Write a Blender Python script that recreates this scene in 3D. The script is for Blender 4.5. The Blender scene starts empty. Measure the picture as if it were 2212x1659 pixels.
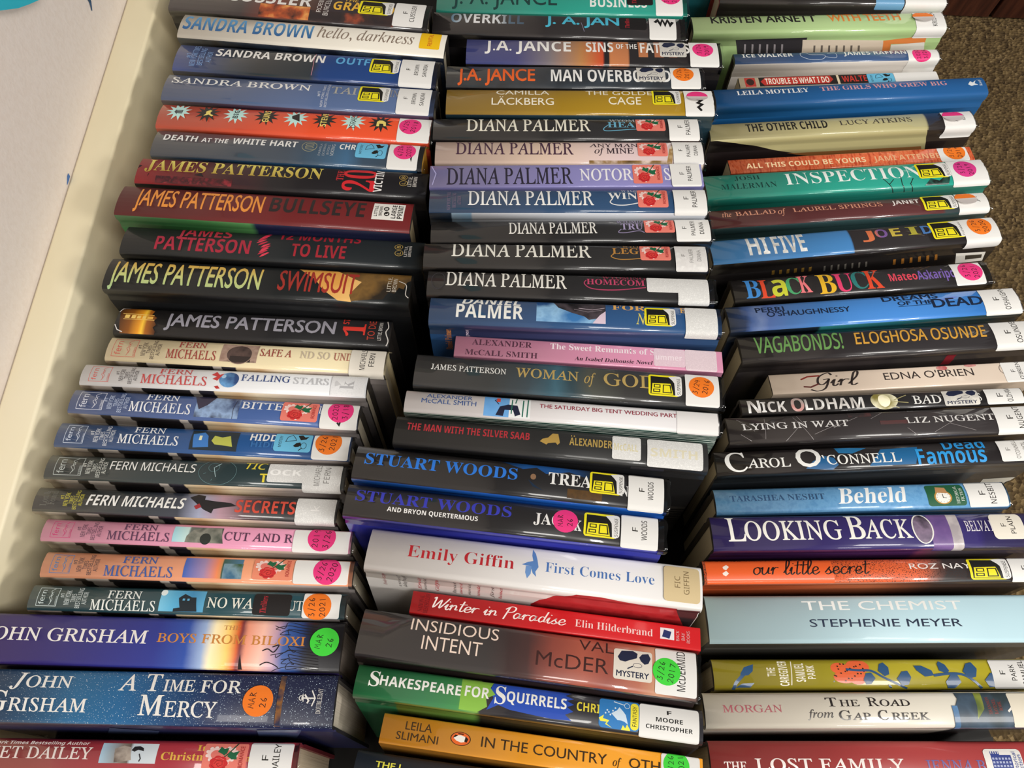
import bpy, bmesh, math, random
from mathutils import Vector, Matrix
from mathutils.geometry import tessellate_polygon

SC = bpy.context.scene
COL = SC.collection
MM = 0.001

# ------------------------------------------------------------------ camera, light, exposure
PITCH, YAW = math.radians(69.5), math.radians(3.2)
cam_data = bpy.data.cameras.new('camera')
cam_data.sensor_width = 36.0
cam_data.lens = 36.0 * 1600.0 / 2212.0
cam_data.clip_start = 0.01
camera = bpy.data.objects.new('camera', cam_data)
COL.objects.link(camera)
camera.location = (0, 0, 0.507)
look = Vector((-math.sin(YAW) * math.cos(PITCH), math.cos(YAW) * math.cos(PITCH), -math.sin(PITCH)))
camera.rotation_euler = look.to_track_quat('-Z', 'Y').to_euler()
SC.camera = camera

world = bpy.data.worlds.new('room_light')
SC.world = world
world.use_nodes = True
world.node_tree.nodes['Background'].inputs[0].default_value = (1.0, 0.97, 0.93, 1)
world.node_tree.nodes['Background'].inputs[1].default_value = 0.12

def ceiling_or_fill_lamp(name, loc, sx, sy, watts, col):
    d = bpy.data.lights.new(name, 'AREA')
    d.shape = 'RECTANGLE'
    d.size, d.size_y, d.energy, d.color = sx, sy, watts, col
    o = bpy.data.objects.new(name, d)
    o.location = loc
    COL.objects.link(o)
    return o
ceiling_or_fill_lamp('ceiling_or_fill_lamp', (1.35, -0.40, 2.0), 1.5, 0.55, 40, (1.0, 0.965, 0.91))
ceiling_or_fill_lamp('ceiling_or_fill_lamp', (4.2, -1.30, 2.0), 1.2, 1.2, 250, (1.0, 0.965, 0.91))
ceiling_or_fill_lamp('ceiling_or_fill_lamp', (0.9, -2.60, 2.0), 1.2, 0.6, 46, (1.0, 0.965, 0.91))  # fill lamp added out of view behind the camera to brighten the front covers

vs = SC.view_settings
vs.view_transform = 'Standard'
vs.look = 'None'
vs.exposure = 0.1
vs.gamma = 1.0
vs.use_curve_mapping = False

# ------------------------------------------------------------------ materials
def lin(h):
    h = h.lstrip('#')
    if len(h) == 3:
        h = ''.join(c * 2 for c in h)
    v = [int(h[i:i + 2], 16) / 255 for i in (0, 2, 4)]
    return tuple(c / 12.92 if c <= .04045 else ((c + .055) / 1.055) ** 2.4 for c in v) + (1.0,)

MATS = {}
def mat(spec, finish='print'):
    """spec: '#rrggbb' | 'n|a|b|c|scale' noise | 'u|pos:col|..|~warp|*col,scale,threshold' print ramp along u
    | 'v|..' ramp across | 's|a|b|c|scale' streaks | 'k|a|b|v' fine printed lines"""
    key = (spec, finish)
    if key in MATS:
        return MATS[key]
    m = bpy.data.materials.new(finish)
    m.use_nodes = True
    nt = m.node_tree
    N, Lk = nt.nodes, nt.links
    P = N['Principled BSDF']
    rough, coat, spec_l = {'print': (.36, .25, .4), 'jacket': (.36, .8, .4), 'bare': (.42, .22, .4), 'matte': (.55, .12, .35), 'paper': (.6, 0, .3), 'pages': (.85, 0, .1),
                           'ink': (.6, 0, .2), 'paint': (.5, 0, .35)}[finish]
    P.inputs['Roughness'].default_value = rough
    P.inputs['Coat Weight'].default_value = coat
    P.inputs['Coat Roughness'].default_value = .05
    P.inputs['Specular IOR Level'].default_value = spec_l
    base = P.inputs['Base Color']
    tc = N.new('ShaderNodeTexCoord')
    def noise(scale, vec=None, detail=4):
        n = N.new('ShaderNodeTexNoise')
        n.inputs['Scale'].default_value = scale
        n.inputs['Detail'].default_value = detail
        Lk.new(vec or tc.outputs['Object'], n.inputs['Vector'])
        return n.outputs['Fac']
    def ramp(fac, stops):
        r = N.new('ShaderNodeValToRGB')
        el = r.color_ramp.elements
        while len(el) < len(stops):
            el.new(.5)
        for e, (p, c) in zip(el, sorted(stops)):
            e.position = p
        for e, (p, c) in zip(el, sorted(stops)):
            e.color = lin(c)
        Lk.new(fac, r.inputs['Fac'])
        return r.outputs['Color']
    def math_node(op, a, b):
        n = N.new('ShaderNodeMath')
        n.operation = op
        for i, x in enumerate((a, b)):
            if isinstance(x, (int, float)):
                n.inputs[i].default_value = x
            else:
                Lk.new(x, n.inputs[i])
        return n.outputs[0]
    k = spec[0]
    if k == '#':
        base.default_value = lin(spec)
    else:
        f = spec.split('|')[1:]
        if k == 'n':
            fac = noise(float(f[-1]))
            cs = f[:-1]
            Lk.new(ramp(fac, [(.34 + .32 * i / (len(cs) - 1), c) for i, c in enumerate(cs)]), base)
        elif k in 'uv':
            sep = N.new('ShaderNodeSeparateXYZ')
            Lk.new(tc.outputs['UV'], sep.inputs[0])
            fac = sep.outputs['X' if k == 'u' else 'Y']
            star = None
            stops = []
            for x in f:
                if x[0] == '~':
                    n = math_node('MULTIPLY', math_node('SUBTRACT', noise(45.), .5), float(x[1:]) * 3)
                    fac = math_node('ADD', fac, n)
                elif x[0] == '*':
                    star = x[1:].split(',')
                else:
                    p_, c_ = x.split(':')
                    stops.append((float(p_), c_))
            out = ramp(fac, stops)
            if star:
                sp = math_node('GREATER_THAN', noise(float(star[1]), detail=1), float(star[2]))
                mx = N.new('ShaderNodeMix')
                mx.data_type = 'RGBA'
                Lk.new(sp, mx.inputs[0])
                Lk.new(out, mx.inputs[6])
                mx.inputs[7].default_value = lin(star[0])
                out = mx.outputs[2]
            Lk.new(out, base)
        elif k == 's':
            mp = N.new('ShaderNodeMapping')
            mp.inputs['Scale'].default_value = (float(f[3]), 1.5, 1)
            Lk.new(tc.outputs['UV'], mp.inputs[0])
            Lk.new(ramp(noise(1.0, mp.outputs[0], 2), [(.36, f[0]), (.5, f[1]), (.62, f[2])]), base)
        elif k == 'k':
            w = N.new('ShaderNodeTexWave')
            w.bands_direction = 'Z'
            w.inputs['Scale'].default_value = 160
            w.inputs['Distortion'].default_value = 1.0
            Lk.new(tc.outputs['Object'], w.inputs['Vector'])
            Lk.new(ramp(w.outputs['Color'], [(.7, f[0]), (.9, f[1])]), base)
    if finish in ('jacket', 'paper', 'matte', 'bare'):
        bp = N.new('ShaderNodeBump')
        bp.inputs['Strength'].default_value = .035 if finish != 'paper' else .03
        bp.inputs['Distance'].default_value = .001
        Lk.new(noise(70., detail=3), bp.inputs['Height'])
        Lk.new(bp.outputs[0], P.inputs['Normal'])
        if finish != 'paper':
            Lk.new(bp.outputs[0], P.inputs['Coat Normal'])
    if finish == 'pages':
        mp = N.new('ShaderNodeMapping')
        mp.inputs['Scale'].default_value = (6, 900, 6)
        Lk.new(tc.outputs['Object'], mp.inputs[0])
        bp = N.new('ShaderNodeBump')
        bp.inputs['Strength'].default_value = .6
        bp.inputs['Distance'].default_value = .0006
        Lk.new(noise(1., mp.outputs[0], 2), bp.inputs['Height'])
        Lk.new(bp.outputs[0], P.inputs['Normal'])
    MATS[key] = m
    return m

# ------------------------------------------------------------------ lettering outlines (built-in font)
def _m(A, a, d=None, fix=None):
    def f(s):
        o = ''
        for ch in s:
            if fix and ch in fix: o += fix[ch]
            elif 'A' <= ch <= 'Z': o += chr(A + ord(ch) - 65)
            elif 'a' <= ch <= 'z': o += chr(a + ord(ch) - 97)
            elif d and '0' <= ch <= '9': o += chr(d + ord(ch) - 48)
            else: o += ch
        return o
    return f
SANS_B = _m(0x1D5D4, 0x1D5EE, 0x1D7EC)
SER_B = _m(0x1D400, 0x1D41A, 0x1D7CE)
SER_I = _m(0x1D434, 0x1D44E, None, {'h': '\u210e'})
SANS = _m(0x1D5A0, 0x1D5BA, 0x1D7E2)
FONTS = {  # code: (letter map, outline offset, shear, thickening)
    'B': (str, 0, 0, .004), 'BB': (str, 0, 0, .022), 'BL': (str, -0.004, 0, 0), 'BM': (str, 0, 0, .013),
    'S': (SANS_B, 0, 0, 0), 'SN': (SANS_B, 0, 0, 0), 'SR': (SANS, 0, 0, .006),
    'SI': (SANS, 0, .2, .012), 'SIN': (SANS, 0, .2, .016), 'SBI': (SANS_B, 0, .2, 0),
    'R': (SER_B, 0, 0, 0), 'RT': (SER_B, -0.009, 0, 0), 'RR': (SER_I, 0, -0.285, .011), 'RI': (SER_I, 0, 0, .004), 'RBI': (SER_B, 0, .22, 0),
    'C': (None, 0, .22, 0)}
TEXT = {}
def load_text(pairs):
    todo = sorted(set(pairs) | {('H', f) for _, f in pairs})
    for s, f in [q for q in todo if q[1] == 'C']:
        TEXT[(s, f)] = script(s)
    todo = [q for q in todo if q[1] != 'C']
    obs = []
    for s, f in todo:
        fn, off, sh, fat = FONTS[f]
        c = bpy.data.curves.new('outline', 'FONT')
        c.body = fn(s)
        c.size = 1
        c.resolution_u = 3
        c.offset = off
        o = bpy.data.objects.new('outline', c)
        COL.objects.link(o)
        obs.append(o)
    bpy.context.view_layer.update()
    dg = bpy.context.evaluated_depsgraph_get()
    for (s, f), o in zip(todo, obs):
        me = bpy.data.meshes.new_from_object(o.evaluated_get(dg))
        sh = FONTS[f][2]
        me.calc_loop_triangles()
        V = [(v.co.x + sh * v.co.y, v.co.y) for v in me.vertices]
        T = [tuple(t.vertices) for t in me.loop_triangles]
        fat = FONTS[f][3]
        TEXT[(s, f)] = (V, T)
        bpy.data.meshes.remove(me)
    for o in obs:
        c = o.data
        bpy.data.objects.remove(o)
        bpy.data.curves.remove(c)

# joined handwriting: centre lines per letter (x height 1, ascender 2)
SCRIPT = {
    'o': (.9, [[(.5, 1), (.15, .75), (.15, .25), (.45, 0), (.75, .3), (.7, .8), (.45, 1), (.9, .85)]]),
    'u': (1., [[(.0, .7), (.1, 1), (.1, .3), (.3, 0), (.6, .3), (.75, 1)], [(.75, 1), (.75, .2), (1., .15)]]),
    'r': (.75, [[(.0, .5), (.2, 1), (.2, 0)], [(.2, .6), (.45, .95), (.75, .9)]]),
    'l': (.6, [[(.0, .2), (.45, 1.3), (.45, 2.1), (.2, 1.9), (.2, .3), (.4, 0), (.65, .25)]]),
    'i': (.5, [[(.0, .4), (.2, 1), (.18, .2), (.35, 0), (.55, .3)], [(.26, 1.45), (.32, 1.55)]]),
    't': (.6, [[(.3, 1.9), (.25, .3), (.4, 0), (.65, .25)], [(-.05, 1.25), (.75, 1.35)]]),
    'e': (.8, [[(.0, .35), (.6, .6), (.55, .95), (.3, 1), (.1, .6), (.2, .1), (.5, 0), (.85, .35)]]),
    's': (.75, [[(.0, .2), (.45, 1.0), (.35, .7), (.6, .3), (.4, 0), (.1, .1)], [(.5, .08), (.8, .3)]]),
    'c': (.8, [[(.65, .85), (.4, 1), (.12, .6), (.2, .12), (.5, 0), (.85, .35)]]),
    'n': (.95, [[(.0, .6), (.18, 1), (.18, 0)], [(.18, .6), (.5, 1), (.68, .7), (.68, .2), (.95, .25)]]),
    'd': (.9, [[(.65, .9), (.3, 1), (.1, .5), (.3, 0), (.6, .3)], [(.75, 2.0), (.65, .3), (.95, .2)]]),
    'a': (.95, [[(.65, .9), (.3, 1), (.1, .5), (.3, 0), (.6, .4), (.68, 1)], [(.68, 1), (.66, .2), (1., .3)]]),
    'W': (1.5, [[(.0, 1.8), (.2, 2.0), (.35, .1), (.85, 1.7), (1.0, .1), (1.6, 2.1)]]),
    'P': (1.05, [[(.35, 1.9), (.2, -.3)], [(.0, 1.5), (.5, 2.1), (1.0, 1.9), (.9, 1.2), (.3, 1.0)]]),
    'G': (1.1, [[(1.0, 1.7), (.7, 2.1), (.15, 1.5), (.2, .5), (.6, .3), (.9, 1.1), (.5, 1.0)], [(.9, 1.1), (.8, -.3), (.3, -.7), (-.2, -.4)]]),
    'H': (1., [[(0, 0), (0, 2)]]), ' ': (.6, [])}
def script(word, w=.17, shear=.22):
    V, T, x0 = [], [], 0.
    for ch in word:
        adv, strokes = SCRIPT[ch]
        for st in strokes:
            q = []
            n = len(st)
            for i in range(n - 1):
                p0, p1, p2, p3 = (Vector(st[max(0, min(n - 1, j))]) for j in (i - 1, i, i + 1, i + 2))
                for k in range(5):
                    t = k / 5
                    q.append(.5 * (2 * p1 + (p2 - p0) * t + (2 * p0 - 5 * p1 + 4 * p2 - p3) * t * t + (3 * p1 - p0 - 3 * p2 + p3) * t ** 3))
            q.append(Vector(st[-1]))
            for i, a in enumerate(q):
                d = (q[min(i + 1, len(q) - 1)] - q[max(i - 1, 0)])
                d = d.normalized() if d.length > 1e-6 else Vector((1, 0))
                ww = w * (.62 + .38 * abs(d.y)) / 2
                nn = Vector((-d.y, d.x)) * ww
                for b in (a + nn, a - nn):
                    V.append((b.x + x0 + shear * b.y, b.y))
                if i:
                    j = len(V) - 4
                    T += [(j, j + 1, j + 3), (j, j + 3, j + 2)]
        x0 += adv
    return V, T

# hand lettering for the dated dots: strokes in a 0..1 x 0..1.6 cell
HAND = {
    '0': [[(.5, 1.5), (.1, 1.1), (.12, .4), (.5, .1), (.85, .5), (.8, 1.2), (.5, 1.5)]],
    '1': [[(.4, 1.5), (.5, .1)]],
    '2': [[(.1, 1.2), (.4, 1.5), (.8, 1.2), (.6, .7), (.1, .15), (.9, .2)]],
    '3': [[(.15, 1.4), (.7, 1.4), (.4, .9), (.8, .6), (.6, .15), (.1, .2)]],
    '4': [[(.2, 1.5), (.1, .8), (.9, .8)], [(.75, 1.4), (.7, .1)]],
    '5': [[(.85, 1.5), (.25, 1.4), (.2, .9), (.7, .9), (.8, .4), (.2, .1)]],
    '6': [[(.7, 1.5), (.2, .9), (.2, .3), (.6, .1), (.8, .5), (.3, .7)]],
    '7': [[(.1, 1.4), (.9, 1.4), (.4, .1)]],
    '8': [[(.8, 1.3), (.3, 1.4), (.3, 1.0), (.8, .5), (.5, .1), (.2, .4), (.8, 1.1), (.8, 1.3)]],
    '9': [[(.8, 1.2), (.4, 1.5), (.2, 1.0), (.7, .9), (.8, 1.3), (.7, .1)]],
    '/': [[(.2, -.2), (.8, 1.7)]],
    'M': [[(.05, .1), (.2, 1.4), (.5, .6), (.8, 1.4), (.95, .1)]],
    'A': [[(.1, .1), (.5, 1.5), (.9, .1)], [(.25, .6), (.8, .6)]],
    'R': [[(.2, .1), (.25, 1.5), (.8, 1.2), (.3, .8), (.9, .1)]]}

# ------------------------------------------------------------------ a book's outer skin: unrolled coordinates (u along the spine, s across it)
class Skin:
    def __init__(self, T, H, soft):
        rc = min(3.6, .19 * T) if soft else min(1.0, .08 * T)
        crown = .045 * T if soft else .012 * T
        pts = [(0, 0)]
        if soft:
            pts += [(0, H - 15), (.9, H - 11.5), (.9, H - 9.5), (0, H - 6.5)]
        for i in range(4):
            a = math.pi / 6 * i
            pts.append((rc - rc * math.cos(a), H - rc + rc * math.sin(a)))
        n = 6
        top = []
        for i in range(1, n):
            y = rc + (T - 2 * rc) * i / n
            top.append((y, H + crown * (1 - (2 * y / T - 1) ** 2 / (1 - 2 * rc / T) ** 2)))
        pts += top
        pts += [(T - y, z) for y, z in reversed(pts[:len(pts) - len(top)])]
        self.P = [Vector(q) for q in pts]
        nf = (5 if soft else 1)
        self.i0, self.i1 = nf, len(pts) - 1 - nf          # first and last point of the spine's bend
        c = [0.0]
        for a, b in zip(self.P, self.P[1:]):
            c.append(c[-1] + (b - a).length)
        z0 = (c[nf] + c[nf + 3]) / 2
        self.s = [x - z0 for x in c]
        self.S = self.s[self.i1] + (c[nf] - z0)
        self.S = (self.s[self.i1] + self.s[self.i1 - 3]) / 2
        seg = [(b - a).normalized() for a, b in zip(self.P, self.P[1:])]
        nr = [Vector((-d.y, d.x)) for d in seg]
        self.N = [nr[0]] + [(a + b).normalized() for a, b in zip(nr, nr[1:])] + [nr[-1]]
        self.T, self.H = T, H
    def arc(self, v):
        return v * self.S if v >= 0 else v * self.T
    def at(self, u, s, off):
        s = max(self.s[0] + .01, min(self.s[-1] - .01, s))
        for i in range(len(self.s) - 1):
            if s <= self.s[i + 1] + 1e-6:
                break
        t = (s - self.s[i]) / max(1e-9, self.s[i + 1] - self.s[i])
        p = self.P[i].lerp(self.P[i + 1], t)
        n = self.N[i].lerp(self.N[i + 1], t)
        p = p + n * off
        return (u * MM, p.x * MM, p.y * MM)

def rrect(a, b, c, d, r):
    r = max(.01, min(r, (b - a) / 2.01, (d - c) / 2.01))
    out = []
    for cx, cy, a0 in ((b - r, d - r, 0), (a + r, d - r, 90), (a + r, c + r, 180), (b - r, c + r, 270)):
        for i in range(5):
            w = math.radians(a0 + 22.5 * i)
            out.append((cx + r * math.cos(w), cy + r * math.sin(w)))
    return out
def oval(a, b, c, d, n=28):
    return [((a + b) / 2 + (b - a) / 2 * math.cos(2 * math.pi * i / n), (c + d) / 2 + (d - c) / 2 * math.sin(2 * math.pi * i / n)) for i in range(n)]

def smooth_line(st):
    n = len(st)
    if n < 4:
        return st
    q = []
    for i in range(n - 1):
        p0, p1, p2, p3 = (Vector(st[max(0, min(n - 1, j))]) for j in (i - 1, i, i + 1, i + 2))
        for k in range(5):
            t = k / 5
            w = .5 * (2 * p1 + (p2 - p0) * t + (2 * p0 - 5 * p1 + 4 * p2 - p3) * t * t + (3 * p1 - p0 - 3 * p2 + p3) * t ** 3)
            q.append((w.x, w.y))
    return q + [tuple(st[-1])]

class Art:
    """flat print laid on a skin, piece over piece"""
    def __init__(self, skin, base, finish):
        self.k, self.base, self.finish = skin, base, finish
        self.items = []
        self.mats = []
    def add(self, V, T, m):
        self.items.append((V, T, m))
    def poly(self, m, pts):
        pts = [Vector((x, y, 0)) for x, y in pts]
        T = []
        for t in tessellate_polygon([pts]):
            a, b, c = (pts[i] for i in t)
            ar = (b - a).cross(c - a).z
            if abs(ar) < 1e-7:
                continue
            T.append(tuple(t) if ar > 0 else (t[0], t[2], t[1]))
        self.add([(q.x, q.y) for q in pts], T, m)
    def rect(self, m, a, b, c, d, r=0):
        self.poly(m, rrect(a, b, c, d, r) if r else [(a, c), (b, c), (b, d), (a, d)])
    def oval(self, m, a, b, c, d):
        self.poly(m, oval(a, b, c, d))
    def ring(self, m, a, b, c, d, w, box=False):
        o = rrect(a, b, c, d, .4) if box else oval(a, b, c, d)
        i = rrect(a + w, b - w, c + w, d - w, .3) if box else oval(a + w, b - w, c + w, d - w)
        n = len(o)
        T = []
        for j in range(n):
            k = (j + 1) % n
            T += [(j, k, n + k), (j, n + k, n + j)]
        self.add(o + i, T, m)
    def line(self, m, w, pts):
        V, T = [], []
        q = [Vector(x) for x in pts]
        n = len(q)
        for i, a in enumerate(q):
            d0 = (q[i] - q[i - 1]).normalized() if i else None
            d1 = (q[i + 1] - q[i]).normalized() if i < n - 1 else None
            d = ((d0 or d1) + (d1 or d0))
            if d.length < .3:                              # a sharp turn: square corner
                d = Vector((-(d0.y), d0.x))
            d.normalize()
            c = max(.5, abs(d.dot(d0 or d1)))
            nn = Vector((-d.y, d.x)) * (w / 2 / c)
            V += [(a.x + nn.x, a.y + nn.y), (a.x - nn.x, a.y - nn.y)]
            if i:
                j = 2 * i - 2
                T += [(j, j + 1, j + 3), (j, j + 3, j + 2)]
        self.add(V, T, m)
    def text(self, m, s, f, u0, u1, s0, s1, up=False):
        V, T = TEXT[(s, f)]
        if not V:
            return
        cap = max(y for _, y in TEXT[('H', f)][0])
        x0, x1 = min(x for x, _ in V), max(x for x, _ in V)
        fat = FONTS[f][3]
        if fat:                                            # heavier strokes: shifted copies, each on a layer of its own
            for dx, dy in ((-1, 0), (1, 0), (0, -.7), (0, .7)):
                self.place(m, [(x + dx * fat, y + dy * fat) for x, y in V], T, cap, x0, x1, u0, u1, s0, s1, up)
        else:
            self.place(m, V, T, cap, x0, x1, u0, u1, s0, s1, up)
    def place(self, m, V, T, cap, x0, x1, u0, u1, s0, s1, up):
        if up:
            W = [(u1 - y / cap * (u1 - u0), s0 + (x - x0) / (x1 - x0) * (s1 - s0)) for x, y in V]
        else:
            W = [(u0 + (x - x0) / (x1 - x0) * (u1 - u0), s0 + y / cap * (s1 - s0)) for x, y in V]
        self.add(W, T, m)
    def hand(self, m, word, cx, cy, h, w, turn=0.):
        """written upwards along s; letter tops towards -u"""
        n = len(word)
        adv = h * .72
        ca, sa = math.cos(turn), math.sin(turn)
        for i, ch in enumerate(word):
            for st in HAND.get(ch, []):
                q = []
                for x, y in st:
                    a = (i - n / 2) * adv + x * h * .6
                    b = (y - .8) * h / 1.6
                    a, b = a * ca - b * sa, a * sa + b * ca
                    q.append((cx - b, cy + a))
                self.line(m, w, q)
    def geometry(self, step=.006):
        """-> verts, faces, material index per face, uv per loop"""
        k = self.k
        VV, FF, MI, UV = [], [], [], []
        for n, (V, T, m) in enumerate(self.items):
            if m not in self.mats:
                self.mats.append(m)
            mi = self.mats.index(m)
            bm = bmesh.new()
            vs_ = [bm.verts.new((x, y, 0)) for x, y in V]
            for t in T:
                try:
                    bm.faces.new([vs_[i] for i in t])
                except ValueError:
                    pass
            us, ss = [x for x, _ in V], [y for _, y in V]
            lo, hi, ul, uh = min(ss), max(ss), min(us), max(us)
            for s in k.s:
                if lo + .02 < s < hi - .02:
                    bmesh.ops.bisect_plane(bm, geom=bm.verts[:] + bm.edges[:] + bm.faces[:], plane_co=(0, s, 0), plane_no=(0, 1, 0), dist=1e-5)
            o = len(VV)
            bm.verts.index_update()
            off = self.base + step * n * (1 if len(self.items) < 60 else 60 / len(self.items))
            for v in bm.verts:
                VV.append(k.at(v.co.x, v.co.y, off))
            for f in bm.faces:
                FF.append([o + v.index for v in f.verts])
                MI.append(mi)
                UV += [((v.co.x - ul) / max(1e-6, uh - ul), (v.co.y - lo) / max(1e-6, hi - lo)) for v in f.verts]
            bm.free()
        return VV, FF, MI, UV
    def build(self, name, parent, label=None):
        VV, FF, MI, UV = self.geometry()
        return mesh(name, VV, FF, [mat(m, self.finish) if isinstance(m, str) else m for m in self.mats], parent, MI, UV, True, label)

def mesh(name, V, F, mats, parent=None, MI=None, UV=None, smooth=False, label=None):
    me = bpy.data.meshes.new(name)
    me.from_pydata(V, [], F)
    for m in mats:
        me.materials.append(m)
    if MI:
        me.polygons.foreach_set('material_index', MI)
    if UV:
        lay = me.uv_layers.new(name='UVMap')
        lay.data.foreach_set('uv', [c for q in UV for c in q])
    if smooth is True:
        me.polygons.foreach_set('use_smooth', [True] * len(F))
    elif smooth:
        me.polygons.foreach_set('use_smooth', smooth)
    me.update()
    o = bpy.data.objects.new(name, me)
    COL.objects.link(o)
    if parent:
        o.parent = parent
    if label:
        o['label'] = label
    return o

def thing(name, label, cat, loc=(0, 0, 0), rot=(0, 0, 0), group=None):
    o = bpy.data.objects.new(name, None)
    o.empty_display_size = .02
    COL.objects.link(o)
    o.location, o.rotation_euler = loc, rot
    o['label'], o['category'] = label, cat
    if group:
        o['group'] = group
    return o

# ------------------------------------------------------------------ library stickers
YEL, BLK, WHT = '#ecdf1c', '#15140f', '#e4e3e0'
def sticker(kind, skin, u0, u1, v0, v1, base):
    A = Art(skin, base, 'matte')
    s0, s1 = skin.arc(v0), skin.arc(v1)
    X = lambda x: u0 + x * (u1 - u0)
    Y = lambda y: s0 + y * (s1 - s0)
    def P(m, *pts): A.poly(m, [(X(x), Y(y)) for x, y in pts])
    def O(m, a, b, c, d): A.oval(m, X(a), X(b), Y(c), Y(d))
    def R(m, a, b, c, d, r=0): A.rect(m, X(a), X(b), Y(c), Y(d), r)
    def Ln(m, w, *pts): A.line(m, w, [(X(x), Y(y)) for x, y in pts])
    def Tx(m, s, f, a, b, c, d, up=True): A.text(m, s, f, X(a), X(b), Y(c), Y(d), up)
    if kind == 'sus':
        R(YEL, 0, .92, 0, 1, 2.0)
        R(WHT, .74, 1.0, .04, .99, 2.0)
        P(BLK, (.06, .08), (.07, .92), (.76, .9), (.80, .06))
        P(YEL, (.09, .1), (.12, .56), (.66, .58), (.74, .08))
        for q in ((.16, .36, .36, .52), (.14, .35, .16, .3)):
            R(BLK, *q)
            R(YEL, q[0] + .03, q[1] - .03, q[2] + .035, q[3] - .035)
        P(BLK, (.42, .14), (.43, .52), (.66, .52), (.70, .14))
        P(YEL, (.45, .18), (.46, .48), (.63, .48), (.66, .18))
        P(WHT, (.60, .93), (.76, .97), (.98, .92), (.99, .1), (.9, .02), (.82, .04), (.86, .3), (.80, .55), (.72, .74))
        Tx(BLK, 'SUSPENSE', 'SR', .86, .95, .1, .86)
    elif kind in ('rom', 'romp'):
        R('#e47c6e' if kind == 'rom' else '#e68a6c', 0, 1, 0, 1, 1.6)
        for i in range(22):                               # lacy heart
            w = math.pi * 2 * i / 22
            hx, hy = math.sin(w) ** 3, (13 * math.cos(w) - 5 * math.cos(2 * w) - 2 * math.cos(3 * w) - math.cos(4 * w)) / 16
            O('#f3dcd6', .42 + .33 * hx - .045, .42 + .33 * hx + .045, .54 + .4 * hy - .055, .54 + .4 * hy + .055)
        P('#f0cfc8', *[(.42 + .33 * math.sin(w) ** 3, .54 + .4 * (13 * math.cos(w) - 5 * math.cos(2 * w) - 2 * math.cos(3 * w) - math.cos(4 * w)) / 16) for w in [math.pi * 2 * i / 40 for i in range(40)]])
        P('#e0766a', *[(.42 + .25 * math.sin(w) ** 3, .54 + .3 * (13 * math.cos(w) - 5 * math.cos(2 * w) - 2 * math.cos(3 * w) - math.cos(4 * w)) / 16) for w in [math.pi * 2 * i / 40 for i in range(40)]])
        Ln('#174a30', .7, (.44, .46), (.58, .66), (.76, 1.0))
        P('#1c6440', (.32, .70), (.38, .88), (.46, .80), (.56, .84), (.54, .66), (.48, .58), (.42, .64))
        P('#1c6440', (.55, .56), (.6, .72), (.68, .68), (.82, .74), (.76, .58), (.78, .46), (.66, .46))
        for i in range(7):
            w = math.pi * 2 * i / 7
            O('#c9282b', .38 + .13 * math.cos(w) - .085, .38 + .13 * math.cos(w) + .085, .32 + .16 * math.sin(w) - .1, .32 + .16 * math.sin(w) + .1)
        O('#d63a36', .26, .5, .18, .46)
        Ln('#8e1418', .35, (.28, .3), (.34, .42), (.46, .4), (.47, .28), (.38, .22), (.34, .3), (.4, .34))
        Ln('#8e1418', .3, (.22, .26), (.3, .16), (.44, .14), (.54, .22))
        Ln('#e8786c', .3, (.3, .48), (.4, .5), (.5, .44))
        Tx('#a8242a', 'ROMANCE', 'SR', .83, .92, .18, .9)
    elif kind == 'mys':
        R('#68b8dc', 0, 1, 0, 1, 2.2)
        Tx(BLK, 'MYSTERY', 'SR', .12, .2, .22, .84)
        Ln(BLK, .4, (.3, .5), (.34, .78), (.46, .9), (.54, .74), (.58, .6), (.44, .56), (.3, .5))
        P(BLK, (.60, .88), (.72, .92), (.80, .8), (.9, .86), (.84, .68), (.70, .62))
        P(BLK, (.52, .3), (.6, .46), (.7, .5), (.74, .34), (.66, .26), (.58, .24))
        A.ring(BLK, X(.72), X(.88), Y(.16), Y(.5), .35)
        Ln(BLK, .6, (.76, .2), (.68, .08))
    elif kind in ('mystw', 'mystc'):
        c = '#dcd6ca' if kind == 'mystc' else 'n|#dcd8ce|#c4c2bc|#d0ccc4|160'
        R(c, 0, 1, 0, 1, 1.6)
        nv = '#1c2440'
        P(nv, (.1, .72), (.2, .94), (.5, .98), (.62, .9), (.6, .74), (.44, .66), (.3, .58), (.16, .6))
        P(nv, (.66, .78), (.74, .9), (.9, .94), (.96, .78), (.9, .6), (.8, .56), (.7, .66))
        A.ring(nv, X(.5), X(.74), Y(.42), Y(.58), .3)
        Ln(nv, .7, (.5, .46), (.36, .36))
        Tx(nv, 'MYSTERY', 'BB', .08, .92, .1, .28, False)
    elif kind == 'thr':
        R('#1a1718', 0, 1, 0, 1, 2.0)
        Tx('#a8222e', 'Thrillers', 'RBI', .2, .36, .1, .9)
    elif kind == 'fan':
        R('#2f7cc0', 0, 1, 0, 1, 2.4)
        P('#ece64a', (.0, .3), (.12, .42), (.1, .3), (.26, .26), (.2, .14), (.34, .02), (.16, .12), (.2, .2), (.04, .2))
        P('#cfe0ee', (.3, .5), (.44, .62), (.5, .74), (.6, .6), (.66, .5), (.72, .2), (.62, .28), (.54, .3), (.46, .3))
        P('#ece64a', (.56, .0), (.6, .16), (.66, .06), (.7, .2), (.78, .04), (.78, .0))
        A.ring('#dce8f0', X(.62), X(.76), Y(.72), Y(.92), .3)
        Ln('#dce8f0', .5, (.36, .92), (.62, .84))
        for x, y in ((.14, .46), (.22, .5), (.26, .42), (.32, .56), (.18, .56), (.38, .66)):
            O('#d4e4f0', x, x + .04, y, y + .06)
        R('#ece03a', .78, .98, .04, .94, 2.2)
        Tx('#2a2a20', 'FANTASY', 'SR', .83, .93, .16, .84)
    elif kind == 'his':
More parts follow.
